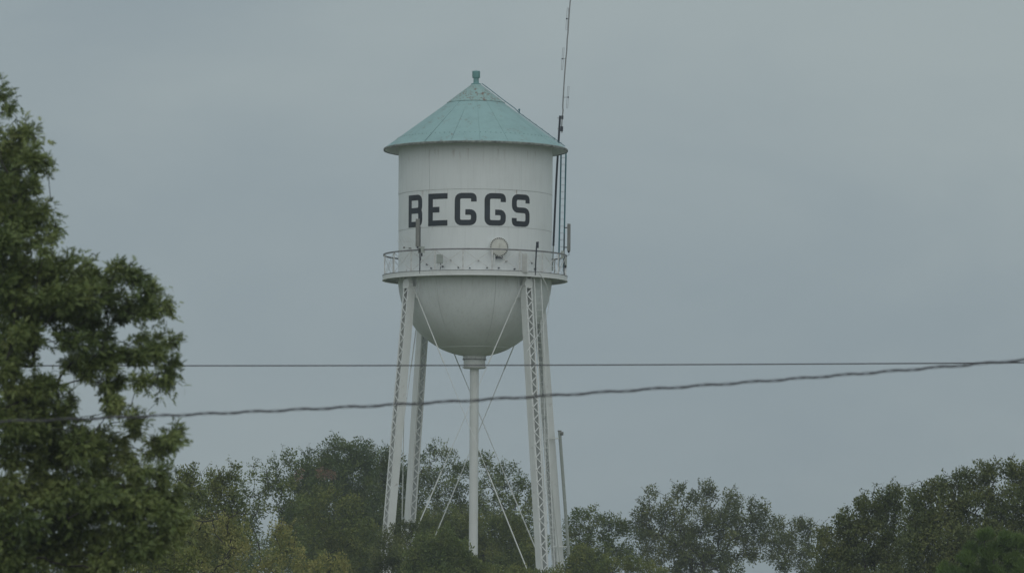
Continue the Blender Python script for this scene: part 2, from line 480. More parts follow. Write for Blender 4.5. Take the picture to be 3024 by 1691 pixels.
mb = MB(); mb.box((0, 0, 0.2), 1.2, 1.2, 0.4); mb.build('footing', M_CONC, riser)

# balcony: floor ring with lip, posts, cross braces and hand rail
zb = z_bal
bal = link('balcony', mesh('balcony', *lathe([(RT - 0.01, zb), (RE, zb), (RE, zb + 0.05), (RE + 0.012, zb + 0.05), (RE + 0.012, zb - 0.15), (RE - 0.06, zb - 0.15), (RE - 0.06, zb - 0.135), (RE - 0.012, zb - 0.135), (RE - 0.012, zb - 0.02), (RT - 0.01, zb - 0.02)], close=True), smooth=20), M_LEG, tower)
zr = Z(755)
NP = 20
A0 = R(11)
rail_r = RE - 0.03
V, Fc = lathe([(rail_r + 0.024, zr - 0.034), (rail_r + 0.024, zr + 0.034), (rail_r - 0.024, zr + 0.034), (rail_r - 0.024, zr - 0.034)], 80, close=True)
link('hand_rail', mesh('hand_rail', V, Fc, 30), M_RAIL, bal)
mb = MB()
V, Fc = lathe([(RE + 0.03, zb + 0.055), (RE + 0.03, zb + 0.075), (RE - 0.02, zb + 0.075), (RE - 0.02, zb + 0.055)], 80, close=True)
link('floor_angle', mesh('floor_angle', V, Fc, 30), M_RAIL, bal)
V, Fc = lathe([(RE + 0.035, zb - 0.175), (RE + 0.035, zb - 0.152), (RE - 0.09, zb - 0.152), (RE - 0.09, zb - 0.175)], 80, close=True)
link('lip_flange', mesh('lip_flange', V, Fc, 30), M_LEG, bal)
for k in range(NP):
    a = A0 + 2 * math.pi * k / NP; b = A0 + 2 * math.pi * (k + 1) / NP
    rad = Vector((math.sin(a), -math.cos(a), 0))
    MB().bar(pol(rail_r, a, zb + 0.02), pol(rail_r, a, zr - 0.02), 0.065, 0.04, rad).build('rail_post', M_POST, bal)
    for (p, q, dr) in ((a, b, 0.010), (b, a, -0.010)):
        MB().bar(pol(rail_r + dr, p, zb + 0.07), pol(rail_r + dr, q, zr - 0.03), 0.024, 0.014, rad).build('rail_brace', M_POST, bal)
# brackets holding the floor ring
for k in range(NP):
    a = A0 + 2 * math.pi * (k + 0.5) / NP
    mb = MB(); t_ = Vector((math.cos(a), math.sin(a), 0)) * 0.012
    p0, p1, p2 = pol(RT - 0.01, a, zb - 0.022), pol(RE - 0.07, a, zb - 0.022), pol(RT - 0.01, a, zb - 0.16)
    mb.add([p0 + t_, p1 + t_, p2 + t_, p0 - t_, p1 - t_, p2 - t_], [(0, 1, 2), (5, 4, 3), (0, 3, 4, 1), (1, 4, 5, 2), (2, 5, 3, 0)])
    mb.build('floor_bracket', M_BOWL, bal)

# little dark studs on the lowest course
for zx, zy in ((712, 1097), (762, 1140), (893, 1120), (1073, 1130), (1203, 1135), (1400, 1132), (1533, 1133), (1712, 1145), (985, 1050), (1302, 1050), (1620, 1055), (1915, 1075)):
    x = (1080 + zx / 3.892 - 1402.5) * MPP * 0.985; yy = 500 + zy / 3.892
    a = math.asin(max(-0.99, min(0.99, x / RT)))
    zc = CAM.z + (HORIZON - yy) * (TY - RT * math.cos(a)) / F
    MB().tube([pol(RT - 0.01, a, zc), pol(RT + 0.09, a, zc)], 0.035, 8).build('stud', M_DARK if zy > 1060 else M_GREY, tank)

# manway: bolted round cover on a short neck with its davit bracket
mw = empty('manway', (0, 0, 0)); mw.parent = tower
ma = math.asin((1472.5 - 1402.8) * MPP * 0.985 / RT)
mz = CAM.z + (HORIZON - 728.5) * (TY - 3.7) / F
mo = Vector((math.sin(ma), -math.cos(ma), 0)); mt_ = Vector((math.cos(ma), math.sin(ma), 0)); mc = pol(RT, ma, mz)
def disc(mb, c, o_, prof, n=40):
    t1 = Vector((-o_.y, o_.x, 0)); t2 = Vector((0, 0, 1))
    V = []; k = len(prof)
    for i in range(n):
        a = 2 * math.pi * i / n
        V += [c + o_ * d + (t1 * math.cos(a) + t2 * math.sin(a)) * r_ for r_, d in prof]
    Fc = [(i * k + j, ((i + 1) % n) * k + j, ((i + 1) % n) * k + j + 1, i * k + j + 1) for i in range(n) for j in range(k - 1)]
    Fc.append(tuple(i * k + k - 1 for i in range(n)))
    mb.add(V, Fc)
M_COVER = plain('manway_paint', (0.66, 0.65, 0.59), 0.6, var=0.1)
mb = MB(); disc(mb, mc, mo, [(0.40, -0.06), (0.40, 0.10), (0.465, 0.10), (0.465, 0.13), (0.10, 0.13)]); mb.build('neck', M_WHITE, mw, 35)
mb = MB(); disc(mb, mc, mo, [(0.44, 0.132), (0.455, 0.14), (0.455, 0.165), (0.44, 0.17), (0.05, 0.178)]); mb.build('cover', M_COVER, mw, 35)
for k in range(28):
    a = 2 * math.pi * k / 28
    c = mc + (mt_ * math.cos(a) + Vector((0, 0, 1)) * math.sin(a)) * 0.415
    MB().tube([c + mo * 0.165, c + mo * 0.205], 0.026, 6).build('bolt', M_DARK, mw)
mb = MB(); mb.tube([mc + mo * 0.18 + Vector((0, 0, -0.02)), mc + mo * 0.24 + Vector((0, 0, -0.02)), mc + mo * 0.24 + Vector((0, 0, 0.16)), mc + mo * 0.18 + Vector((0, 0, 0.16))], 0.012, 6); mb.build('handle', M_COVER, mw)
for dx, w_, z0, z1, mat_ in ((-0.22, 0.05, -0.92, -0.36, M_LEG), (-0.12, 0.06, -0.56, -0.43, M_DARK), (0.16, 0.09, -0.54, -0.44, M_DARK), (0.22, 0.05, -0.56, -0.38, M_LEG)):
    MB().box(mc + mo * 0.15 + mt_ * dx + Vector((0, 0, (z0 + z1) / 2)), w_, 0.06, z1 - z0, (mt_, mo, Vector((0, 0, 1)))).build('bracket', mat_, mw)
MB().box(mc + mo * 0.13 + mt_ * 0.02 + Vector((0, 0, -0.49)), 0.36, 0.05, 0.05, (mt_, mo, Vector((0, 0, 1)))).build('hinge_bar', M_DARK, mw)

# legs: two channels tied by lacing bars on the outer and inner faces
LEG_R0, BATTER, Z_TOP = 3.90, 0.099, Z(857)
HB = 0.205
LAZ = [math.atan2(-161, 128), math.atan2(128, 161), math.atan2(161, -128), math.atan2(-128, -161)]  # LF, RF, RR, LR (azimuth from the camera side)
bar_pitch = 0.295
lace_mesh = {}
leg_frames = []
for li, az in enumerate(LAZ):
    er = Vector((math.sin(az), -math.cos(az), 0)); et = Vector((math.cos(az), math.sin(az), 0))
    d = (er * BATTER - Vector((0, 0, 1))).normalized()       # downwards along the leg
    en = (et.cross(d)).normalized()
    if en.dot(er) < 0: en = -en                              # outward normal of the laced face
    top = er * LEG_R0 + Vector((0, 0, Z_TOP + 0.02))
    L = (Z_TOP - 0.25) / -d.z
    leg_frames.append((top, d, er, et, en, L))
    leg = empty('leg', (0, 0, 0)); leg.parent = tower
    for s_ in (-1, 1):
        mb = MB(); t_ = 0.014; fl = 0.085
        prof = [(s_ * HB, -HB), (s_ * HB, HB), (s_ * (HB - fl), HB), (s_ * (HB - fl), HB - t_), (s_ * (HB - t_), HB - t_), (s_ * (HB - t_), -HB + t_), (s_ * (HB - fl), -HB + t_), (s_ * (HB - fl), -HB)]
        n_ = len(prof); V = []
        for tt in np.linspace(0, L, 9):
            V += [top + d * tt + et * u + en * v for u, v in prof]
        Fc = [(i * n_ + j, (i + 1) * n_ + j, (i + 1) * n_ + (j + 1) % n_, i * n_ + (j + 1) % n_) for i in range(8) for j in range(n_)]
        Fc += [tuple(range(n_)), tuple(8 * n_ + j for j in range(n_))]
        mb.add(V, Fc).build('channel', M_LEG, leg)
    nb = int((L - 0.5) / bar_pitch)
    rest = MB()
    for face in (1, -1):
        shown = (face == 1) if li in (0, 1) else (face == -1)
        for i in range(nb):
            s_ = 1 if i % 2 == 0 else -1
            dv = face * (HB + 0.007 + (0.004 if i % 2 else 0))
            a = top + d * (0.16 + i * bar_pitch) + et * (s_ * 0.165) + en * dv
            b = top + d * (0.16 + (i + 1) * bar_pitch) - et * (s_ * 0.165) + en * dv
            ext = (b - a).normalized() * 0.03
            if shown:
                key = (li, s_)
                if key not in lace_mesh:
                    q = MB().bar(a - ext, b + ext, 0.052, 0.012, et.cross(d)); lace_mesh[key] = (mesh('lacing_bar', q.V, q.F), a.copy())
                    lace_mesh[key][0].materials.append(M_LEG)
                me_, a_ref = lace_mesh[key]
                o = link('lacing_bar', me_, None, leg); o.location = a - a_ref
            else:
                rest.bar(a - ext, b + ext, 0.052, 0.012, et.cross(d))
    rest.build('hidden_face_lacing', M_LEG, leg, kind='stuff')
    # tie plates at the head and foot
    ax = (et, en, d)
    for tt, hh in ((0.06, 0.16), (L - 0.22, 0.4)):
        for face in (1, -1):
            MB().box(top + d * tt + en * (face * (HB + 0.010)), 2 * HB, 0.016, hh, ax).build('tie_plate', M_LEG, leg)
    # head: tapered cap plates and the narrow post up to the balcony
    for face, w_ in ((1, 0.42), ):
        c = top + en * (HB + 0.012); z_ = Vector((0, 0, 1))
        mb = MB()
        pts = [(-0.24, -0.03), (0.24, -0.03), (0.235, 0.10), (0.15, 0.30), (-0.15, 0.30), (-0.235, 0.10)]
        V = [c + et * u + z_ * v + en * 0.010 for u, v in pts] + [c + et * u + z_ * v - en * 0.25 for u, v in pts]
        k = len(pts)
        mb.add(V, [tuple(range(k)), tuple(reversed(range(k, 2 * k)))] + [(i, i + k, (i + 1) % k + k, (i + 1) % k) for i in range(k)])
        mb.build('cap_plate', M_LEG, leg)
    for s_ in (-1, 1):
        MB().box(top + et * (s_ * 0.135) + Vector((0, 0, 0.42)) + er * 0.12, 0.04, 0.22, 0.36, (et, er, Vector((0, 0, 1)))).build('head_post', M_LEG, leg)
        # gusset beside the bowl
        mb = MB(); z_ = Vector((0, 0, 1)); b0 = er * (RT - 0.08)
        pts = [(s_ * 0.20, Z_TOP - 0.55), (s_ * 0.20, zb - 0.2), (s_ * 0.34, zb - 0.2), (s_ * 0.27, Z_TOP - 0.3)]
        V = [b0 + et * u + z_ * v + er * 0.13 for u, v in pts] + [b0 + et * u + z_ * v - er * 0.2 for u, v in pts]
        mb.add(V, [(0, 1, 2, 3), (7, 6, 5, 4), (0, 4, 5, 1), (1, 5, 6, 2), (2, 6, 7, 3), (3, 7, 4, 0)]).build('gusset', M_BOWL, leg)
    base = top + d * L
    mb = MB(); mb.box((base.x, base.y, 0.13), 1.1, 1.1, 0.26); mb.build('footing', M_CONC, leg)

# diagonal tie rods, one crossed pair in each of the four sides
def rod(i, j, s0, s1, mid):
    ti, di, eri, eti, _, Li = leg_frames[i]; tj, dj, erj, etj, _, Lj = leg_frames[j]
    a = ti + di * 0.02 + eti * (s0 * (HB + 0.05)); b = tj + dj * (Lj - 0.9) + etj * (s1 * (HB + 0.04))
    D = b - a; o = empty('tie_rod', (0, 0, 0)); o.parent = tower
    MB().tube([a, a + D * 0.24], 0.027, 8).build('upper_bar', M_LEG, o)
    MB().tube([a + D * 0.24, a + D * 0.60], mid, 8).build('middle_bar', M_LEG, o)
    MB().tube([a + D * 0.60, b], 0.029, 8).build('lower_bar', M_LEG, o)
    for t in (0.24, 0.60):
        MB().tube([a + D * (t - 0.006), a + D * (t + 0.006)], 0.033, 8).build('pin_joint', M_LEG, o)
for i in range(4):
    j = (i + 1) % 4
    mid = 0.013 if i == 0 else 0.019
    rod(i, j, 1, -1, mid); rod(j, i, -1, 1, mid)

# leg ladder beside the right front leg
top, d, er, et, en, L = leg_frames[1]
ll = empty('leg_ladder', (0, 0, 0)); ll.parent = tower
up_t = -1.42
for off in (0.26, 0.66):
    MB().bar(top + d * up_t + et * off + en * 0.34, top + d * (L - 1.6) + et * off + en * 0.10, 0.022, 0.045, et).build('rail', M_LEG, ll)
nr = 52
for i in range(nr):
    tt = -1.0 + i * 0.31
    k = (tt - up_t) / (L - 1.6 - up_t)
    q = en * (0.34 - 0.24 * k)
    MB().tube([top + d * tt + et * 0.26 + q, top + d * tt + et * 0.66 + q], 0.009, 5).build('rung', M_LEG, ll)

# shell ladder between balcony and eave on the right
sl = empty('shell_ladder', (0, 0, 0)); sl.parent = tower
lx0, lx1 = P(1653, 600, TY + 1.95).x - TX, P(1667.5, 600, TY + 1.95).x - TX
def lad(x, z): return Vector((x + (z - 19.5) * 0.016, 1.78, z))
for x in (lx0, lx1):
    MB().bar(lad(x, Z(792)), lad(x, z_eave + 0.22), 0.075, 0.03, (0, 1, 0)).build('rail', M_TEAL, sl)
zz = Z(780)
while zz < z_eave - 0.1:
    MB().tube([lad(lx0, zz), lad(lx1, zz)], 0.011, 6).build('rung', M_GALV, sl); zz += 0.33

# overflow pipe strapped beside the right rear leg
top, d, er, et, en, L = leg_frames[2]
a = P(1652.5, 1273, TY + 2.6) - Vector((TX, TY, 0)); b = P(1683.5, 1691, TY + 3.0) - Vector((TX, TY, 0))
dirp = (b - a).normalized(); b = a + dirp * ((a.z - 0.1) / -dirp.z)
op = empty('overflow_pipe', (0, 0, 0)); op.parent = tower
MB().tube([a, b], 0.078, 14).build('pipe', M_ALU if False else M_LGREY, op, 40)
MB().tube([a, a + Vector((0, 0, 0.05))], 0.095, 14).build('cap', M_GREY, op, 40)
MB().tube([a + Vector((0.06, -0.03, -0.10)), a + Vector((0.17, -0.06, -0.10))], 0.09, 12).build('flood_lamp', M_GREY, op, 40)
for yy in (1294, 1613):
    t = (yy - 1273) / (1691 - 1273); p = a + (b - a) * (t * ((P(1683.5, 1691, TY + 3).z - a.z) / (b.z - a.z)))
    q = p + Vector((-0.75, -0.25, 0.02))
    MB().bar(p, q, 0.06, 0.05).build('bracket', M_LEG, op)

# ------------------------------------------------------------------ things fixed to the tower
T0 = Vector((TX, TY, 0))
def at_tower(px, y, dy):
    """World point for a photograph row/column at depth TY + dy."""
    return P(px, y, TY + dy)

# left panel antenna on its dark pole
def panel_antenna(loc_top_px, dy, label, grp, w, dep, face, pole_px, h=1.30, pole_rows=(668, 808), boxes=()):
    x, y = loc_top_px
    base = at_tower(pole_px, pole_rows[1], dy)
    o = empty('panel_antenna', base, label, 'antenna', grp)
    topz = at_tower(pole_px, pole_rows[0], dy).z - base.z
    MB().tube([(0, 0, 0), (0, 0, topz)], 0.026, 8).build('pole', M_DARK, o)
    c = at_tower(x, y, dy) - base
    fx, fy = math.cos(face), math.sin(face)
    ax = (Vector((fx, fy, 0)), Vector((-fy, fx, 0)), Vector((0, 0, 1)))
    cc = c + Vector((0, 0, -h / 2)) + ax[1] * -0.10
    mb = MB(); pr = [(-w / 2, 0.0), (-w / 2, dep * 0.6), (-w * 0.3, dep), (w * 0.3, dep), (w / 2, dep * 0.6), (w / 2, 0)]
    V = []
    for zz, s_ in ((-h / 2, 0.94), (-h / 2 + 0.03, 1), (h / 2 - 0.03, 1), (h / 2, 0.94)):
        V += [cc + ax[0] * (u * s_) - ax[1] * (v * s_) + Vector((0, 0, zz)) for u, v in pr]
    k = len(pr)
    mb.add(V, [(i * k + j, i * k + (j + 1) % k, (i + 1) * k + (j + 1) % k, (i + 1) * k + j) for i in range(3) for j in range(k)] + [tuple(range(k)), tuple(3 * k + j for j in range(k))])
    mb.build('panel', M_GREY, o)
    for zz in (-h * 0.36, h * 0.36):
        MB().bar(cc + Vector((0, 0, zz)), Vector((0, 0, cc.z + zz)), 0.05, 0.05).build('clamp', M_DARK, o)
    MB().tube([cc + Vector((0, 0, -h / 2)) - ax[1] * dep * 0.4, cc + Vector((0, 0, -h / 2 - 0.07)) - ax[1] * dep * 0.4], 0.05, 8).build('connector', M_DARK, o)
    for bx, by, bw, bh, mt in boxes:
        q = at_tower(bx, by, dy) - base
        MB().box(q + Vector((0, -0.06, 0)), bw, 0.12, bh).build('radio_unit', mt, o)
    q0 = cc + Vector((0, 0, -h / 2 - 0.05)) - ax[1] * dep * 0.4
    MB().tube([q0, q0 + Vector((0.03, 0, -0.12)), Vector((0.06, -0.04, q0.z - 0.22)), Vector((0.035, -0.03, q0.z - 0.6))], 0.012, 6).build('cable', M_DARK, o)
    return o
panel_antenna((1233, 647, ), -3.55, 'grey panel antenna on a dark pole in front of the letter B', 'panel antennas on the balcony', 0.19, 0.10, 0.12, 1239.7,
              boxes=((1246, 737, 0.26, 0.30, M_LGREY), (1238.5, 741, 0.13, 0.22, M_GREY), (1246, 752, 0.06, 0.14, M_DARK)))
panel_antenna((1671.5, 661), -0.55, 'grey panel antenna seen edge-on beside the teal ladder', 'panel antennas on the balcony', 0.20, 0.11, 1.2, 1665.5, pole_rows=(690, 814),
              boxes=((1661, 752, 0.16, 0.36, M_LGREY), (1671, 775, 0.10, 0.42, M_LGREY), (1670, 787, 0.08, 0.12, M_DARK)))

# dark stub antenna on the right of the balcony
b = at_tower(1580.2, 812, -3.33); t = at_tower(1585.2, 714, -3.33)
o = empty('pole_antenna', b, 'thin dark pole antenna with small flat head on balcony right of the hatch', 'antenna')
MB().tube([(0, 0, 0), t - b], 0.034, 8).build('pole', M_DARK, o)
h_ = t - b
MB().box(h_ + Vector((0.055, -0.02, -0.14)), 0.075, 0.05, 0.30).build('head', M_DARK, o)
MB().box(Vector((0, 0, 0.28)) + h_ * 0.0, 0.12, 0.10, 0.06).build('clamp', M_DARK, o)

# grid dish on the left of the balcony
b = at_tower(1214, 803, -3.0)
o = empty('grid_dish', b, 'curved wire grid dish antenna on the left end of the balcony', 'antenna')
top_ = at_tower(1214, 733, -3.0).z - b.z
MB().tube([(0, 0, 0), (0, 0, top_ + 0.05)], 0.03, 8).build('pole', M_LEG, o)
cz = at_tower(1205, 733, -3.0).z - b.z
yaw = R(-28)
fx = Vector((math.cos(yaw), math.sin(yaw), 0)); fy = Vector((-math.sin(yaw), math.cos(yaw), 0))
W2, H2 = 0.42, 0.56
def dish(u, v): return Vector((-0.12, -0.05, cz)) + fx * u + Vector((0, 0, v)) + fy * (-(u * u * 0.55 + v * v * 0.75)) + Vector((-0.26 * (v / H2) ** 2 * 0.3 - 0.10 * v, 0, 0))
for k in range(7):
    u = -W2 + 2 * W2 * k / 6; hh = H2 * math.sqrt(max(0.12, 1 - 0.55 * (u / W2) ** 2))
    MB().tube([dish(u, -hh + 2 * hh * i / 10) for i in range(11)], 0.006, 5).build('grid_wire', M_POST, o)
for v in (-0.3, 0.3):
    MB().tube([dish(-W2 + 2 * W2 * i / 8, v) for i in range(9)], 0.006, 5).build('cross_wire', M_POST, o)
MB().tube([dish(0, 0), dish(0, 0) - fy * 0.42], 0.014, 6).build('feed_arm', M_LEG, o)
MB().tube([dish(0, 0) - fy * 0.42, dish(0, 0) - fy * 0.46], 0.05, 8).build('feed_horn', M_GREY, o)
MB().bar(dish(0, 0), Vector((0, 0, cz)), 0.07, 0.07).build('mount', M_GREY, o)

# small equipment cabinet on legs
b = at_tower(1298.5, 800, -3.75); b.z = zb
o = empty('equipment_box', b, 'small grey equipment box on legs, on balcony below letter E', 'box')
bz = CAM.z + (HORIZON - 765) * (TY - 3.75) / F - zb
MB().box((0, 0, bz), 0.305, 0.20, 0.42).build('cabinet', M_LGREY, o)
MB().box((0, -0.106, bz), 0.26, 0.010, 0.37).build('door', M_LGREY, o)
for dx, tx in ((-0.08, -0.03), (0.06, 0.02)):
    MB().tube([(dx, 0, bz - 0.21), (tx, 0.02, 0.0)], 0.018, 6).build('support', M_LEG, o)
MB().tube([(0.03, -0.04, bz - 0.21), (0.06, -0.05, bz - 0.32), (0.02, -0.06, bz - 0.5)], 0.016, 6).build('conduit', M_DARK, o)

# conduit riser box beside the pole antenna
b = at_tower(1548.5, 800, -3.72); b.z = zb
o = empty('cable_cabinet', b, 'tall pale narrow cable cabinet on balcony right of the round hatch', 'box')
MB().box((0, 0, 0.44), 0.24, 0.16, 0.86).build('cabinet', M_LEGDULL, o)
MB().box((0.02, -0.086, 0.44), 0.16, 0.012, 0.74).build('door', M_LEGDULL, o)
for dx in (-0.17, 0.16): MB().box((dx, 0.0, 0.44), 0.03, 0.05, 0.9).build('frame', M_LEG, o)

# tall leaning mast with folded dipoles behind the right eave
b = at_tower(1633, 790, 2.25)
mast = empty('antenna_mast', b, 'tall leaning mast with folded dipole loops rising past the right eave', 'antenna')
def mp_(x, y): return at_tower(x, y, 2.3) - b
MB().tube([mp_(1631.2, 800), mp_(1634.2, 726)], 0.034, 8).build('foot_pipe', M_LGREY, mast)
MB().tube([mp_(1634.2, 726), mp_(1643, 530), mp_(1654, 342)], 0.052, 10).build('support_pole', M_DARK, mast)
wig = [(1659.5, 392), (1658.5, 372), (1660.5, 347), (1663, 325), (1661.5, 318), (1666, 240), (1671, 175), (1673.5, 150), (1675, 115), (1677.5, 98), (1681, 40), (1684, 0), (1690, -95), (1693.5, -150)]
MB().tube([mp_(x, y) for x, y in wig], [0.030] * 3 + [0.034] * 2 + [0.032] * 4 + [0.028] * 3 + [0.024, 0.02], 8).build('mast', M_ALU, mast)
MB().tube([mp_(x + 1.8 * math.sin(i * 1.9), y) + Vector((0, -0.05, 0)) for i, (x, y) in enumerate(wig)], 0.010, 6).build('feed_cable', M_GREY, mast)
for y0 in (349, 380):
    MB().bar(mp_(1646, y0), mp_(1663, y0), 0.03, 0.03).build('clamp', M_GREY, mast)
MB().tube([mp_(1659.5, 374), mp_(1658.6, 388)], 0.065, 8).build('coupler', M_DARK, mast)
MB().tube([mp_(1660.8, 342), mp_(1660.2, 352)], 0.055, 8).build('coupler', M_DARK, mast)
def dipole(xm, ym, side, dx, hh=33.5):
    lean = -0.068
    o_ = empty('folded_dipole', (0, 0, 0)); o_.parent = mast
    pts = []
    xc = xm + side * dx
    for k in range(17):
        a = 2 * math.pi * k / 16 + 0.01
        sx = 2.1 * max(-1, min(1, 1.6 * math.cos(a))); sy = (hh - 1.5) * (1 if math.sin(a) > 0 else -1) * min(1, abs(math.sin(a)) * 3)
        y_ = ym + sy
        pts.append(mp_(xc + sx + (sy) * lean, y_))
    MB().tube(pts, 0.0105, 6, cap=False).build('loop', M_ALU, o_)
    MB().tube([mp_(xm, ym), mp_(xc + 2.5 * side, ym)], 0.014, 6).build('arm', M_ALU, o_)
    MB().box(mp_(xm + side * (dx + 1.5), ym), 0.06, 0.05, 0.06).build('feed_box', M_DARK, o_)
dipole(1673.2, 174, -1, 11.5)
dipole(1664.2, 287.5, 1, 12.5)
dipole(1678.5, 56, -1, 3.6)
dipole(1688, -70, 1, 10)

# loose cable looping down from the balcony
pts = [(1592, 806, -3.4), (1604, 822, -3.2), (1614, 842, -2.9), (1620.5, 868, -2.6), (1621.5, 895, -2.4), (1618, 925, -2.4), (1607, 956, -2.6), (1595, 980, -2.9), (1582, 1000, -3.4), (1570, 1018, -3.9), (1557, 1036, -4.3)]
b = at_tower(*pts[0])
mb = MB(); mb.tube([at_tower(*p) - b for p in pts], [0.024, 0.024, 0.024, 0.022, 0.012, 0.010, 0.014, 0.018, 0.018, 0.016, 0.016], 7)
o = mb.build('loose_cable', M_LEG, None, 60); o.location = b
o['label'] = 'loose pale cable hanging in a loop from balcony to right front leg'; o['category'] = 'cable'

# ------------------------------------------------------------------ overhead lines
def line_path(f, Y, x0, x1, n):
    return [P(x, f(x), Y) for x in np.linspace(x0, x1, n)]
f1 = lambda x: 1079.2 - 0.00000100 * (x - 450) ** 2 * 1.35
pts = line_path(f1, 72, -6000, 9000, 80)
mb = MB(); b = pts[40].copy(); mb.tube([p - b for p in pts], 0.0095, 8)
o = mb.build('overhead_wire', M_WIRE, None, 60); o.location = b
o['label'] = 'single straight overhead wire running level behind the near oak'; o['category'] = 'wire'; o['group'] = 'overhead lines crossing the view'
xs = np.array([0, 352, 822, 1409, 1996, 2466, 3024.]); ys = np.array([1243, 1232, 1211, 1183, 1142, 1105, 1064.])
co = np.polyfit(xs, ys, 2)
def f2(x):
    xc = min(5200.0, max(-1500.0, x))
    return float(np.polyval(co, xc) + np.polyval(np.polyder(co), xc) * (x - xc))
pts = line_path(f2, 40, -9000, 12000, 3300)
b = pts[1650].copy()
o = empty('service_cable', b, 'twisted dark service cable sloping up to the right across the view', 'wire', 'overhead lines crossing the view')
s_len = [0.0]
for i in range(1, len(pts)): s_len.append(s_len[-1] + (pts[i] - pts[i - 1]).length)
ph = [2 * math.pi * s / 0.43 + 0.9 * math.sin(s * 1.1) for s in s_len]
for k, (rad, off) in enumerate(((0.0054, 0.0115), (0.0050, 0.0095), (0.0032, 0.006))):
    q = []
    for p, a in zip(pts, ph):
        a2 = a + (0.0, 1.1, 3.6)[k]
        q.append(p - b + Vector((0, math.cos(a2), math.sin(a2))) * off)
    MB().tube(q, rad, 6).build('strand', M_WIRE, o, 60)

# ------------------------------------------------------------------ trees
def build_leaves(name, pos, dirs, nrm, size, tmpl_v, tmpl_f, mat, parent, **props):
    """All leaves of one crown as one mesh; each leaf is its own little folded blade."""
    n = len(pos)
    dirs = dirs / (np.linalg.norm(dirs, axis=1, keepdims=True) + 1e-9)
    side = np.cross(nrm, dirs); side /= (np.linalg.norm(side, axis=1, keepdims=True) + 1e-9)
    nn = np.cross(dirs, side)
    tv = np.array(tmpl_v); k = len(tv)
    V = (pos[:, None, :] + size[:, None, None] * (tv[None, :, 0:1] * dirs[:, None, :] + tv[None, :, 1:2] * side[:, None, :] + tv[None, :, 2:3] * nn[:, None, :])).reshape(-1, 3)
    fl = len(tmpl_f[0]); tf = np.array(tmpl_f)
    idx = (tf[None] + (np.arange(n) * k)[:, None, None]).reshape(-1)
    me = bpy.data.meshes.new(name)
    me.vertices.add(len(V)); me.vertices.foreach_set('co', V.astype(np.float32).ravel())
    me.loops.add(len(idx)); me.loops.foreach_set('vertex_index', idx.astype(np.int32))
    nf = n * len(tf)
    me.polygons.add(nf); me.polygons.foreach_set('loop_start', np.arange(0, nf * fl, fl, dtype=np.int32))
    me.update(calc_edges=True)
    return link(name, me, mat, parent, **props)

BLADE_V = [(0, 0, 0), (0.45, 0.26, 0.07), (1, 0, -0.05), (0.45, -0.26, 0.07)]
BLADE_F = [(0, 1, 2), (0, 2, 3)]
OAK_V = [(0, 0, 0), (0.18, 0, 0), (0.36, 0, 0.01), (0.60, 0, 0.0), (0.80, 0, -0.04), (1.15, 0, -0.16),
         (0.44, 0.30, 0.05), (0.76, 0.30, 0.02), (1.00, 0.17, -0.06), (0.44, -0.30, 0.05), (0.76, -0.30, 0.02), (1.00, -0.17, -0.06),
         (0.74, 0.06, 0.0), (0.74, -0.06, 0.0)]
OAK_F = [(1, 2, 6), (2, 3, 7), (3, 4, 8), (1, 9, 2), (2, 10, 3), (3, 11, 4), (12, 13, 5), (0, 2, 1)]


def unit(n):
    v = rng.normal(size=(n, 3)); return v / np.linalg.norm(v, axis=1, keepdims=True)


def skeleton(root, ends, r_tip, bark, tree, trunk_r, wob=0.06):
    """Limbs: every twig end joins the nearest node that lies nearer the root; thickness follows the load."""
    ends = np.array(ends); root = np.array(root)
    order = np.argsort(np.linalg.norm(ends - root, axis=1))
    nodes = [root]; parent = [-1]
    for i in order:
        e = ends[i]; de = np.linalg.norm(e - root)
        arr = np.array(nodes); dist = np.linalg.norm(arr - e, axis=1); dr = np.linalg.norm(arr - root, axis=1)
        cost = dist + 0.35 * dr + np.where(dr > de, 5, 0)
        j = int(np.argmin(cost)); 
        if dist[j] > 1.2:
            mid = arr[j] + (e - arr[j]) * 0.5 + rng.normal(size=3) * wob * dist[j] + np.array([0, 0, 0.06 * dist[j]])
            nodes.append(mid); parent.append(j); j = len(nodes) - 1
        nodes.append(e); parent.append(j)
    load = [0] * len(nodes)
    for i in range(len(nodes) - 1, 0, -1):
        load[i] = max(load[i], 1); load[parent[i]] += load[i]
    rad = [min(trunk_r, r_tip * math.sqrt(max(1, l))) for l in load]
    mb = MB()
    for i in range(1, len(nodes)):
        a, b_ = Vector(nodes[parent[i]]), Vector(nodes[i])
        md = (a + b_) / 2 + Vector(rng.normal(size=3)) * 0.05 * (b_ - a).length
        ra = min(rad[parent[i]], rad[i] * 1.25)
        mb.tube([a, md, b_], [ra, (ra + rad[i]) / 2, rad[i] * 0.8], 5, cap=False)
    mb.build('limbs', bark, tree, 60, kind='stuff')


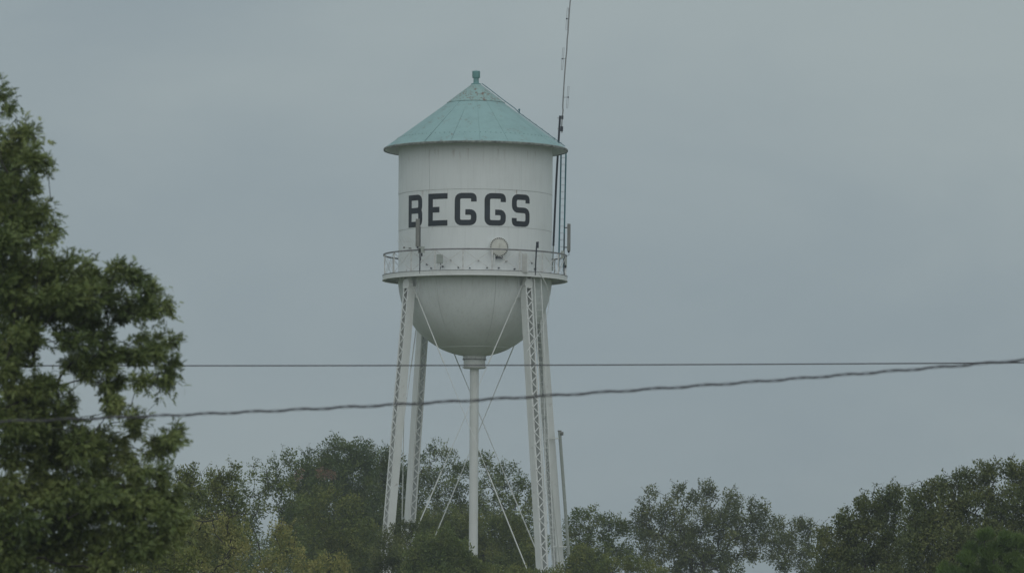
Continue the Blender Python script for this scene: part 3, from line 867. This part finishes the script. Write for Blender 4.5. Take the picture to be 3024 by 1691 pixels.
def far_tree(name, label, cat, group, Y, lobes, mat, leaf=0.13, dens=1.0, trunk_x=None, trunk_r=0.16, clump=0.42, bark=None, upright=0.3, inner=0.25, spread=1.0, kindname='crown', sprigs=1.0, r_tip=0.0065):
    """lobes: (x, y, rx, ry) in photograph pixels at distance Y; real radii follow from the distance."""
    s = Y / F
    bark = bark or M_BARK
    tx = trunk_x if trunk_x is not None else np.mean([l[0] for l in lobes])
    base = P(tx, 1691, Y); base.z = 0
    tree = empty(name, base, label, cat, group)
    cl = []
    for (x, y, rx, ry) in lobes:
        c = np.array(P(x, y, Y) - base); c[1] += rng.normal() * 0.25 * rx * s
        a, b_ = rx * s, ry * s; dd = min(a, 2.2) * 1.0
        n = max(4, int(dens * (6.0 if y < 1530 else 9.0) * (a * b_) / (clump * clump) + dens * 2))
        u = unit(n); rr = (inner + (1 - inner) * rng.random((n, 1))) ** 0.5
        cl.append(np.concatenate([c + u * rr * np.array([a, dd, b_]), u], axis=1))
    cl = np.concatenate(cl)
    cl = cl[cl[:, 2] > 0.6]; cu = cl[:, 3:]; cl = cl[:, :3]
    pos, dirs, nrm, size = [], [], [], []
    cen = cl.mean(axis=0)
    for c, ou in zip(cl, cu):
        cr = clump * rng.uniform(0.55, 1.25)
        n = int(85 * (cr / 0.42) ** 2 * (0.13 / leaf) ** 2 * rng.uniform(0.7, 1.3)) + 4
        u = unit(n)
        rr = rng.random((n, 1)) ** 0.55
        pos.append(c + u * rr * cr * np.array([0.9, 0.9, 1.05]))
        dirs.append(u + 0.5 * rng.normal(size=(n, 3)) + np.array([0, 0, upright]))
        nrm.append(0.6 * rng.normal(size=(n, 3)) + 0.5 * ou + 0.5 * u + np.array([0, -0.1, 0.45]))
        size.append(leaf * rng.uniform(0.65, 1.3, n))
    tips = []
    for (x, y, rx, ry) in lobes:         # feathery twigs that stick out of the crown
        if y > 1600: continue
        c = np.array(P(x, y, Y) - base); a, b_ = rx * s, ry * s
        for q in range(int(sprigs * (2 + rx / 9))):
            v0 = unit(1)[0]; v0[2] = abs(v0[2]) + 0.25 + upright * 0.5; v0 /= np.linalg.norm(v0)
            p0 = c + v0 * np.array([a, a, b_]) * rng.uniform(0.75, 1.0)
            ln = clump * rng.uniform(0.5, 1.5); m_ = int(rng.integers(5, 12) * (0.10 / leaf) ** 0.5) + 2
            tt = np.linspace(0, 1, m_)[:, None]
            pos.append(p0 + v0 * ln * tt + rng.normal(size=(m_, 3)) * leaf * 0.35)
            dirs.append(0.5 * v0 + 0.8 * unit(m_)); nrm.append(unit(m_) + np.array([0, -0.3, 0.4]))
            size.append(leaf * rng.uniform(0.7, 1.2, m_) * (1.05 - 0.3 * tt[:, 0])); tips.append(p0 + v0 * ln * 0.95)
    pos = np.concatenate(pos); dirs = np.concatenate(dirs); nrm = np.concatenate(nrm); size = np.concatenate(size)
    build_leaves(kindname, pos, dirs, nrm, size, BLADE_V, BLADE_F, mat, tree, kind='stuff')
    zlow = float(np.percentile(cl[:, 2], 8)); fork = max(0.5, min(zlow, 2.0))
    pts = [Vector((0, 0, 0)), Vector((0.04, 0.02, fork * 0.5)), Vector((rng.normal() * 0.05, 0, fork))]
    MB().tube(pts, [trunk_r * 1.35, trunk_r * 1.05, trunk_r], 10).build('trunk', bark, tree, 60)
    skeleton((pts[-1].x, pts[-1].y, fork), np.concatenate([cl[::2], np.array(tips)]) if tips else cl, r_tip, bark, tree, trunk_r * 0.8)
    return tree, len(pos)

F_DARK = foliage('dark_green_leaves', [(0.052, 0.086, 0.026), (0.084, 0.124, 0.034), (0.120, 0.160, 0.044), (0.170, 0.198, 0.060)], 0.10)
F_MID = foliage('mid_green_leaves', [(0.066, 0.104, 0.028), (0.104, 0.146, 0.036), (0.146, 0.184, 0.047), (0.205, 0.225, 0.064)], 0.10)
F_OLIVE = foliage('olive_leaves', [(0.078, 0.112, 0.026), (0.126, 0.160, 0.036), (0.176, 0.202, 0.048), (0.240, 0.244, 0.062)], 0.10)
F_YEL = foliage('yellowing_leaves', [(0.150, 0.190, 0.055), (0.235, 0.255, 0.080), (0.320, 0.310, 0.100), (0.400, 0.355, 0.125)], 0.10)
F_RED = foliage('withered_leaves', [(0.20, 0.125, 0.085), (0.28, 0.18, 0.12), (0.33, 0.21, 0.15)], 0.1)
F_GREY = foliage('dull_green_leaves', [(0.066, 0.092, 0.030), (0.104, 0.132, 0.040), (0.146, 0.170, 0.052), (0.198, 0.208, 0.070)], 0.10)
F_OAK = foliage('oak_leaves', [(0.084, 0.124, 0.038), (0.145, 0.190, 0.056), (0.205, 0.248, 0.078), (0.280, 0.310, 0.110)], 0.12, 0.45)
F_PINE = foliage('pine_needles', [(0.070, 0.120, 0.030), (0.128, 0.198, 0.045), (0.185, 0.262, 0.062)], 0.10)

GT = 'trees of the far tree line'
total = 0
def T(*a, **k):
    global total
    t, n = far_tree(*a, **k); total += n
    return t

# behind and left of the tower
T('leafy_tree', 'broad dark green tree left of tower, the tallest crown of the far tree line', 'tree', GT, 252,
  [(925, 1370, 50, 48), (1000, 1345, 60, 52), (1065, 1345, 45, 44), (960, 1420, 80, 60), (1050, 1420, 70, 60), (890, 1420, 40, 50), (1090, 1350, 20, 30), (990, 1500, 120, 70), (900, 1520, 70, 70), (1080, 1510, 70, 70), (980, 1600, 150, 70), (990, 1680, 150, 50)],
  F_DARK, dens=1.25, trunk_x=985, trunk_r=0.22, sprigs=0.6)
T('leafy_tree', 'dark green tree directly behind the left tower legs', 'tree', GT, 262,
  [(1135, 1360, 38, 38), (1165, 1390, 45, 45), (1110, 1420, 45, 50), (1180, 1450, 60, 60), (1130, 1500, 60, 60), (1190, 1540, 70, 60), (1150, 1620, 90, 80)], F_DARK, dens=1.1, trunk_x=1150)
T('leafy_tree', 'sparse airy tree seen between left tower legs and the riser pipe', 'tree', GT, 258,
  [(1290, 1325, 26, 24), (1268, 1352, 28, 22), (1318, 1352, 28, 22), (1245, 1380, 26, 30), (1345, 1380, 36, 22), (1300, 1400, 40, 22), (1385, 1395, 28, 26), (1250, 1440, 40, 40), (1330, 1440, 60, 36), (1300, 1500, 90, 50), (1380, 1490, 50, 60), (1310, 1570, 110, 60), (1320, 1650, 120, 60)],
  F_MID, dens=0.55, trunk_x=1300, clump=0.36, r_tip=0.009)
T('leafy_tree', 'gappy tree seen between the riser pipe and right tower legs', 'tree', GT, 256,
  [(1430, 1362, 24, 22), (1462, 1388, 30, 24), (1500, 1388, 26, 22), (1530, 1420, 28, 26), (1450, 1430, 46, 30), (1552, 1452, 24, 28), (1500, 1460, 46, 30), (1570, 1480, 22, 36), (1450, 1490, 60, 44), (1530, 1520, 60, 40), (1470, 1570, 90, 56), (1560, 1590, 60, 60), (1500, 1660, 110, 60)],
  F_MID, dens=0.6, trunk_x=1490, clump=0.36, r_tip=0.009)
T('leafy_tree', 'light open tree with sky gaps left of the tall dark tree', 'tree', GT, 205,
  [(752, 1398, 26, 30), (790, 1395, 26, 30), (825, 1372, 26, 26), (850, 1362, 20, 30), (725, 1440, 22, 40), (770, 1440, 36, 34), (830, 1420, 40, 34), (870, 1400, 24, 30), (740, 1500, 34, 36), (800, 1480, 40, 30), (860, 1470, 46, 40), (740, 1570, 34, 50), (850, 1560, 44, 60), (860, 1650, 60, 60), (735, 1660, 40, 50)],
  F_MID, dens=0.36, trunk_x=800, clump=0.32, leaf=0.12)
T('leafy_tree', 'olive-green tree with thin upright twigs, just right of the near oak', 'tree', GT, 170,
  [(640, 1420, 34, 34), (690, 1400, 20, 32), (668, 1440, 40, 36), (620, 1470, 36, 44), (690, 1500, 40, 44), (640, 1530, 50, 50), (690, 1580, 50, 60), (640, 1650, 60, 60)],
  F_OLIVE, dens=0.95, trunk_x=650, clump=0.26, leaf=0.10, upright=0.7, trunk_r=0.11)
T('leafy_tree', 'pale green tree half hidden by right edge of the near oak', 'tree', GT, 160,
  [(560, 1405, 20, 38), (535, 1430, 34, 36), (585, 1450, 26, 36), (550, 1490, 40, 40), (590, 1520, 30, 50), (540, 1560, 50, 50), (580, 1620, 50, 60), (500, 1640, 60, 60)],
  F_OLIVE, dens=0.95, trunk_x=555, clump=0.24, leaf=0.10, upright=0.7, trunk_r=0.10)
T('autumn_tree', 'yellowing autumn tree with bare dark branches, beside the near oak', 'tree', GT, 140,
  [(580, 1570, 60, 36), (650, 1560, 46, 34), (700, 1560, 34, 36), (540, 1610, 50, 40), (620, 1620, 60, 36), (690, 1620, 50, 40), (560, 1670, 60, 40), (660, 1680, 70, 34)],
  F_YEL, dens=0.4, trunk_x=620, clump=0.28, leaf=0.085, trunk_r=0.12, upright=0.8, r_tip=0.012, sprigs=2.2)
T('autumn_tree', 'small yellow-leaved sapling below the open tree', 'tree', GT, 150,
  [(830, 1580, 20, 34), (850, 1590, 26, 30), (810, 1640, 40, 34), (870, 1650, 40, 36), (770, 1670, 40, 26), (850, 1690, 60, 30)],
  F_YEL, dens=0.4, trunk_x=830, clump=0.28, leaf=0.085, trunk_r=0.07, upright=0.9, sprigs=2.2)
T('autumn_tree', 'low yellow-leaved shrub at bottom edge left of the tower', 'shrub', GT, 150,
  [(960, 1655, 22, 20), (1000, 1668, 20, 18), (930, 1685, 40, 22), (990, 1695, 40, 20)],
  F_YEL, dens=0.5, trunk_x=960, clump=0.26, leaf=0.085, trunk_r=0.05, upright=0.9, sprigs=2)
T('withered_bush', 'pinkish withered foliage clump on the tall dark tree', 'bush', GT, 249,
  [(955, 1395, 16, 10), (975, 1403, 12, 8), (880, 1405, 7, 13)], F_RED, dens=0.25, trunk_x=955, clump=0.25, leaf=0.11, trunk_r=0.04, spread=1)
T('leafy_bush', 'mid green bush in front of the tall dark tree', 'bush', GT, 215,
  [(900, 1500, 50, 36), (960, 1470, 50, 34), (1030, 1500, 50, 36), (930, 1570, 80, 50), (1050, 1580, 70, 50), (1000, 1650, 120, 60)], F_OLIVE, dens=0.7, trunk_x=980, clump=0.34, leaf=0.12, trunk_r=0.09)

T('leafy_bush', 'low olive hedge far behind, closing the gaps left of the tower', 'bush', GT, 280,
  [(470 + 75 * k, 1640 + 14 * math.sin(k * 2.1), 60, 60) for k in range(9)], F_OLIVE, dens=0.5, trunk_x=760, clump=0.5, leaf=0.15, trunk_r=0.08)
T('leafy_bush', 'brownish green bush below the near oak in the lower left', 'bush', GT, 125,
  [(430, 1650, 50, 40), (490, 1640, 50, 36), (540, 1660, 50, 40), (380, 1690, 60, 36), (470, 1700, 70, 30)], F_OLIVE, dens=0.8, trunk_x=460, clump=0.24, leaf=0.085, trunk_r=0.06, upright=0.5)
# in front of the tower's feet
T('leafy_bush', 'dull bush with thin sprigs in front of the left tower legs', 'bush', 'bushes round the tower feet', 203,
  [(1150, 1590, 34, 34), (1200, 1575, 30, 34), (1225, 1560, 14, 20), (1130, 1640, 50, 44), (1200, 1640, 60, 46), (1160, 1690, 80, 40)], F_GREY, dens=0.66, trunk_x=1165, clump=0.26, leaf=0.10, upright=0.7, trunk_r=0.06)
T('leafy_bush', 'dense dark green bush in front of tower between left legs and riser', 'bush', 'bushes round the tower feet', 198,
  [(1260, 1620, 46, 44), (1310, 1605, 46, 40), (1350, 1640, 46, 44), (1230, 1665, 50, 44), (1300, 1670, 70, 50), (1380, 1680, 40, 36), (1290, 1710, 110, 40)], F_MID, dens=1.2, trunk_x=1300, clump=0.32, leaf=0.11, upright=0.7, trunk_r=0.08)
T('leafy_bush', 'low green bush at bottom edge between riser and right legs', 'bush', 'bushes round the tower feet', 198,
  [(1440, 1695, 46, 28), (1500, 1700, 50, 26), (1560, 1705, 50, 26), (1395, 1665, 14, 26), (1620, 1708, 50, 20)], F_OLIVE, dens=1.1, trunk_x=1480, clump=0.28, leaf=0.10, upright=0.8, trunk_r=0.05)
T('leafy_bush', 'mid green thicket behind the riser pipe, filling the space between the legs', 'bush', 'bushes round the tower feet', 236,
  [(1260, 1560, 60, 44), (1350, 1550, 60, 50), (1430, 1560, 60, 50), (1510, 1570, 50, 44), (1240, 1630, 60, 50), (1350, 1640, 80, 60), (1460, 1640, 80, 56), (1550, 1640, 60, 50)], F_OLIVE, dens=0.95, trunk_x=1400, clump=0.38, leaf=0.12, upright=0.6, trunk_r=0.09)

# right of the tower
T('leafy_tree', 'low gappy tree immediately right of the tower legs', 'tree', GT, 250,
  [(1708, 1518, 22, 24), (1752, 1532, 24, 24), (1790, 1535, 24, 20), (1825, 1545, 20, 22), (1850, 1560, 20, 26), (1690, 1560, 30, 30), (1740, 1580, 34, 26), (1800, 1585, 30, 26), (1700, 1630, 50, 40), (1780, 1640, 50, 36), (1850, 1640, 34, 40), (1740, 1690, 80, 30)],
  F_MID, dens=0.72, trunk_x=1765, clump=0.32)
T('leafy_tree', 'wide round tree with open crown in the middle right', 'tree', GT, 250,
  [(1925, 1462, 20, 14), (1900, 1500, 24, 18), (1890, 1530, 24, 20), (2000, 1452, 24, 20), (2040, 1465, 26, 16), (2078, 1440, 20, 18), (2100, 1458, 22, 18), (2150, 1462, 24, 16), (1985, 1490, 36, 22), (2060, 1500, 44, 26), (2160, 1490, 28, 22), (2205, 1490, 34, 18), (2255, 1502, 24, 18), (1940, 1530, 44, 26), (2010, 1540, 50, 30), (2110, 1530, 50, 26), (2190, 1530, 44, 24), (2250, 1540, 34, 24),
   (1900, 1580, 40, 30), (1980, 1590, 60, 36), (2070, 1590, 60, 40), (2160, 1580, 50, 28), (2230, 1590, 44, 28), (1930, 1640, 50, 34), (2030, 1640, 60, 40), (2120, 1640, 60, 36), (2210, 1640, 44, 24), (2000, 1700, 80, 30), (2130, 1700, 70, 30)],
  F_GREY, dens=0.74, trunk_x=2025, clump=0.36, trunk_r=0.24, r_tip=0.011)
T('leafy_tree', 'small tree standing between the wide round tree and right-hand treeline', 'tree', GT, 250,
  [(2295, 1545, 24, 16), (2360, 1550, 26, 22), (2385, 1570, 18, 26), (2330, 1590, 30, 26), (2290, 1590, 30, 26), (2370, 1620, 36, 34), (2310, 1650, 44, 36), (2390, 1680, 44, 36)], F_GREY, dens=0.74, trunk_x=2335, clump=0.32)
T('leafy_tree', 'dull green tree with stepped crown, next to the rightmost big tree', 'tree', GT, 165,
  [(2440, 1578, 26, 22), (2495, 1540, 28, 30), (2555, 1490, 26, 28), (2580, 1520, 40, 36), (2610, 1470, 24, 28), (2640, 1460, 20, 30), (2635, 1510, 34, 36), (2520, 1580, 50, 36), (2600, 1570, 56, 44), (2450, 1620, 44, 36), (2540, 1640, 70, 44), (2630, 1640, 54, 50), (2480, 1690, 80, 36), (2600, 1700, 80, 30)],
  F_GREY, dens=1.25, trunk_x=2560, clump=0.27, leaf=0.10, trunk_r=0.15, upright=0.7, sprigs=1.3)
T('leafy_tree', 'big dull green tree at the far right end of the tree line', 'tree', GT, 160,
  [(2700, 1470, 26, 28), (2750, 1455, 30, 28), (2790, 1440, 28, 28), (2845, 1425, 34, 26), (2900, 1410, 30, 30), (2930, 1395, 24, 24), (2985, 1390, 24, 26), (3020, 1410, 30, 30), (3070, 1390, 40, 40), (3130, 1400, 50, 50), (2720, 1530, 50, 46), (2800, 1510, 60, 50), (2890, 1490, 70, 50), (2980, 1480, 70, 50), (3080, 1480, 80, 60), (2700, 1600, 50, 50), (2790, 1600, 70, 60), (2890, 1590, 80, 60), (2990, 1580, 80, 60), (3100, 1590, 90, 60), (2720, 1680, 70, 40), (2840, 1680, 80, 40), (2960, 1680, 90, 40), (3080, 1690, 90, 40)],
  F_GREY, dens=1.4, trunk_x=2930, clump=0.28, leaf=0.105, trunk_r=0.22, upright=0.7, sprigs=1.3)
T('leafy_bush', 'bright green scrub at the foot of trees right of the tower', 'bush', GT, 210,
  [(1720, 1650, 40, 34), (1780, 1672, 50, 26), (1860, 1668, 40, 24), (1930, 1690, 44, 22), (1680, 1690, 40, 24)], F_OLIVE, dens=0.9, trunk_x=1780, clump=0.3, leaf=0.11, upright=0.6, trunk_r=0.05)

# pine at the lower right corner: needle tufts
def pine(Y):
    s = Y / F
    base = P(2960, 1691, Y); base.z = 0
    tree = empty('pine_tree', base, 'bright green pine with soft needle tufts in the lower right corner', 'tree')
    tufts = [(2905, 1580, 30), (2955, 1590, 32), (3000, 1598, 30), (2870, 1620, 32), (2920, 1625, 36), (2980, 1640, 40), (2850, 1650, 34), (2900, 1670, 38), (2950, 1680, 40), (3010, 1675, 40), (2800, 1680, 30), (2840, 1695, 36), (3040, 1610, 34), (3060, 1650, 40), (2980, 1610, 28), (2780, 1700, 30)]
    more = [(2830 + 70 * (i % 5) + rng.normal() * 12, 1730 + 45 * (i // 5), 42) for i in range(20)] + [(3080 + 30 * i, 1640 + 30 * i, 42) for i in range(4)]
    pos, dirs, nrm, size, ends = [], [], [], [], []
    for (x, y, r_) in tufts + more:
        c = np.array(P(x, y, Y) - base); c[1] += rng.normal() * 0.3; rr = r_ * s
        if c[2] < 0.5: continue
        ends.append(c)
        for q in range(7):
            cc = c + unit(1)[0] * rr * 0.62 * np.array([1, 1, 0.8]); n = 330
            u = unit(n); u[:, 2] = np.abs(u[:, 2]) * 0.9 + 0.15 * rng.normal(size=n)
            ends.append(cc)
            pos.append(cc + u * rr * 0.10 * rng.random((n, 1)) + np.array([0, 0, -0.05]) + rng.normal(size=(n, 3)) * rr * 0.14)
            dirs.append(u + np.array([0, 0, 0.45])); nrm.append(unit(n)); size.append(0.17 * rng.uniform(0.7, 1.2, n))
    NEEDLE = [(0, -0.035, 0), (0, 0.035, 0), (1, 0, 0.02)]
    build_leaves('crown', np.concatenate(pos), np.concatenate(dirs), np.concatenate(nrm), np.concatenate(size), NEEDLE, [(0, 1, 2)], F_PINE, tree, kind='stuff')
    MB().tube([(0, 0, 0), (0.03, 0, 0.7)], [0.12, 0.09], 10).build('trunk', M_BARK, tree, 60)
    skeleton((0.03, 0, 0.7), ends, 0.009, M_BARK, tree, 0.09)
pine(118)

# the near oak on the left
def oak(Y):
    s = Y / F
    base = P(-560, 1691, Y); base.z = 0
    tree = empty('oak_tree', base, 'large near oak with lobed dark green leaves filling the left edge', 'tree')
    lobes = [(-4, 272, 20, 28), (-70, 330, 30, 50), (-20, 400, 30, 30), (62, 385, 40, 22), (98, 405, 24, 18), (40, 440, 60, 48), (108, 478, 44, 36), (134, 505, 22, 22), (60, 530, 66, 44),
             (30, 600, 70, 60), (84, 640, 60, 40), (132, 622, 30, 28), (146, 650, 14, 28), (70, 700, 80, 50), (136, 690, 20, 26), (20, 730, 60, 60), (144, 748, 22, 20),
             (200, 778, 46, 30), (246, 770, 24, 18), (230, 812, 60, 42), (300, 822, 60, 36), (362, 800, 36, 26), (400, 832, 46, 36), (440, 862, 44, 36), (480, 892, 22, 26), (420, 900, 60, 36),
             (350, 892, 60, 40), (366, 930, 46, 20), (430, 930, 36, 22), (280, 880, 70, 60), (180, 850, 80, 60), (100, 800, 90, 60), (40, 850, 80, 80), (120, 900, 90, 60), (200, 940, 90, 56), (270, 960, 50, 46), (298, 1000, 40, 34),
             (412, 1002, 26, 20), (462, 1000, 42, 24), (504, 1012, 14, 22), (440, 1050, 66, 34), (498, 1078, 24, 44), (384, 1044, 50, 32), (340, 1050, 46, 32), (470, 1120, 46, 32), (422, 1136, 34, 24), (300, 1078, 56, 40), (240, 1020, 66, 36),
             (262, 1105, 40, 24), (330, 1126, 46, 34), (312, 1168, 38, 28), (352, 1200, 44, 34), (390, 1240, 36, 32), (400, 1268, 22, 24),
             (60, 1140, 70, 46), (140, 1152, 50, 34), (120, 1200, 90, 50), (186, 1222, 46, 36), (60, 1250, 90, 70), (218, 1262, 30, 34), (10, 1010, 60, 80), (90, 1000, 70, 44),
             (296, 1292, 50, 28), (350, 1290, 26, 20), (500, 1278, 36, 34), (462, 1310, 52, 28), (522, 1302, 16, 26), (440, 1330, 36, 14),
             (250, 1330, 80, 56), (330, 1350, 76, 46), (150, 1330, 90, 60), (50, 1340, 90, 60), (420, 1390, 54, 34), (478, 1402, 34, 24), (350, 1420, 76, 46), (250, 1420, 90, 60), (120, 1430, 100, 70), (30, 1450, 80, 70),
             (450, 1452, 54, 44), (518, 1472, 30, 44), (500, 1520, 44, 44), (540, 1542, 18, 26), (400, 1500, 70, 46), (300, 1500, 80, 50), (470, 1570, 44, 32), (424, 1580, 34, 40), (496, 1600, 32, 24),
             (200, 1530, 90, 60), (80, 1540, 90, 60), (290, 1580, 60, 46), (150, 1620, 100, 60), (40, 1650, 80, 60), (250, 1650, 80, 50), (320, 1664, 46, 44)]
    lobes += [(40, 780, 70, 60), (50, 930, 70, 60), (20, 1100, 50, 40), (100, 1260, 100, 60), (200, 1310, 90, 50), (200, 1480, 120, 70), (380, 1560, 70, 60), (60, 1600, 90, 70), (440, 1500, 60, 60),
              (220, 1600, 100, 50), (340, 1640, 60, 50), (20, 640, 50, 60), (10, 480, 40, 50), (20, 870, 60, 60), (10, 1190, 60, 60), (330, 1470, 80, 50), (60, 1000, 50, 40), (180, 890, 80, 50), (440, 1620, 60, 40), (520, 1560, 36, 40), (470, 1480, 50, 50), (20, 1680, 60, 40), (100, 1690, 60, 34), (190, 1690, 60, 34), (0, 1560, 40, 50), (270, 1690, 60, 30), (225, 1080, 36, 26), (30, 1055, 60, 40), (130, 1138, 60, 28), (200, 1060, 40, 28), (270, 1052, 50, 36), (186, 1182, 30, 28), (8, 292, 16, 34), (-10, 420, 40, 40), (10, 560, 50, 50)]
    hidden = [(x_, y_, 70, 70) for x_, y_ in ((-70, 560), (-80, 680), (-70, 800), (-80, 920), (-70, 1040), (-80, 1160), (-70, 1280), (-80, 1400), (-70, 1520), (-80, 1640))]
    for i in range(70):       # the rest of the crown, outside the frame to the left and below
        x = rng.uniform(-1500, -170); top = 120 + 0.0009 * (x + 620) ** 2
        hidden.append((x, rng.uniform(top + 60 + max(0, (x + 420) * 1.4), 1750), rng.uniform(90, 150), rng.uniform(80, 120)))
    for i in range(14): hidden.append((rng.uniform(-100, 420), rng.uniform(1740, 1850), 90, 60))
    pos, dirs, nrm, size, ends = [], [], [], [], []
    hub = np.array(P(-560, 1000, Y) - base)
    for k, (x, y, rx, ry) in enumerate(lobes + hidden):
        vis = k < len(lobes)
        c = np.array(P(x, y, Y) - base); c[1] += rng.uniform(-0.75, 0.75) if vis else rng.uniform(-2.6, 2.6)
        a, b_ = rx * s, ry * s; dd = 0.5 * (a + b_) * 1.25
        # twig sprays inside the lobe; leaves radiate from each twig end
        nt = max(4, int(rx * ry / 90.0)) if vis else 14
        u = unit(nt); rr = (0.25 + 0.75 * rng.random((nt, 1))) ** 0.5
        tw = c + u * rr * np.array([a, dd, b_]) * 0.86
        ends.append(c)
        if vis: ends.extend(list(tw[:max(2, nt // 5)]))
        for t_, uu in zip(tw, u):
            n = rng.integers(13, 24) if vis else 12
            v = unit(n)
            out = (t_ - hub) / np.linalg.norm(t_ - hub)
            dr = 0.9 * v * np.array([1, 1, 0.75]) + 0.4 * out + 0.4 * uu + np.array([0, 0, -0.22])
            along = rng.random((n, 1))
            pos.append(t_ - (0.6 * out + 0.5 * uu) * along * 0.10 + v * 0.015)
            dirs.append(dr); nrm.append(0.55 * rng.normal(size=(n, 3)) + 0.6 * uu + np.array([0, -0.1, 0.5]))
            size.append(0.102 * rng.uniform(0.65, 1.3, n) * (1.0 if vis else 1.5))
        if vis:                # sprigs that stick out of the outline
            for q in range(5):
                v0 = unit(1)[0]; v0[0] = abs(v0[0]) * 0.9; v0[1] *= 0.5; v0[2] += 0.15; v0 /= np.linalg.norm(v0)
                p0 = c + v0 * np.array([a, dd, b_]) * 0.68
                ln = rng.uniform(0.05, 0.20); m_ = int(rng.integers(5, 10))
                tt = np.linspace(0, 1, m_)[:, None]
                pos.append(p0 + v0 * ln * tt + np.array([0, 0, -0.05]) * tt ** 2 + rng.normal(size=(m_, 3)) * 0.022)
                v = unit(m_)
                dirs.append(0.7 * v0 + 0.8 * v + np.array([0, 0, -0.25])); nrm.append(0.6 * rng.normal(size=(m_, 3)) + np.array([0, -0.3, 0.6]))
                size.append(0.112 * rng.uniform(0.7, 1.25, m_)); ends.append(p0 + v0 * ln * 0.8)
    pos = np.concatenate(pos); dirs = np.concatenate(dirs); nrm = np.concatenate(nrm); size = np.concatenate(size)
    print('oak leaves', len(pos))
    # the leaves that show largest against the sky are separate leaves
    q = pos + np.array(base) - np.array(CAM)
    px = CX + F * (q @ np.array(rt)) / (q @ np.array(fw)); py = CY - F * (q @ np.array(up)) / (q @ np.array(fw))
    score = pos[:, 1] - 0.0
    inside = (px > 5) & (py > 220) & (py < 1686)
    cand = np.where(inside)[0]
    cand = cand[np.argsort(score[cand] - 3.0 * size[cand])][:260]
    keep = np.ones(len(pos), bool); keep[cand] = False
    build_leaves('crown', pos[keep], dirs[keep], nrm[keep], size[keep], OAK_V, OAK_F, F_OAK, tree, kind='stuff')
    lm = mesh('leaf', OAK_V, OAK_F); lm.materials.append(F_OAK)
    for i in cand:
        d = Vector(dirs[i]).normalized(); sd_ = Vector(nrm[i]).cross(d).normalized(); nn = d.cross(sd_)
        o = link('leaf', lm, None, tree)
        mm = Matrix((d, sd_, nn)).transposed().to_4x4() @ Matrix.Scale(float(size[i]), 4); mm.translation = Vector(pos[i])
        o.matrix_local = mm
    fork = 2.2
    MB().tube([(0, 0, 0), (0.02, 0, 1.0), (0.0, 0.02, fork), (0.05, 0, 4.0)], [0.30, 0.24, 0.22, 0.17], 12).build('trunk', M_BARK, tree, 60)
    skeleton((0.0, 0.02, fork), ends, 0.0026, M_BARK, tree, 0.10)
oak(60)
print('far leaves', total)

# ------------------------------------------------------------------ haze: even, thin air round everything
HAZE = 0.0004
hm = bpy.data.materials.new('thin_haze'); hm.use_nodes = True
hn = hm.node_tree.nodes; hn.clear()
ho = hn.new('ShaderNodeOutputMaterial'); hv = hn.new('ShaderNodeVolumePrincipled')
hv.inputs['Density'].default_value = HAZE; hv.inputs['Color'].default_value = (0.86, 0.92, 1.0, 1); hv.inputs['Anisotropy'].default_value = 0.0
hm.node_tree.links.new(hv.outputs[0], ho.inputs['Volume'])
mb = MB(); mb.box((0, 0, 0), 8400, 8400, 34.0)
o = mb.build('haze', hm, None, kind='stuff'); o.location = (0, 0, 16.0)
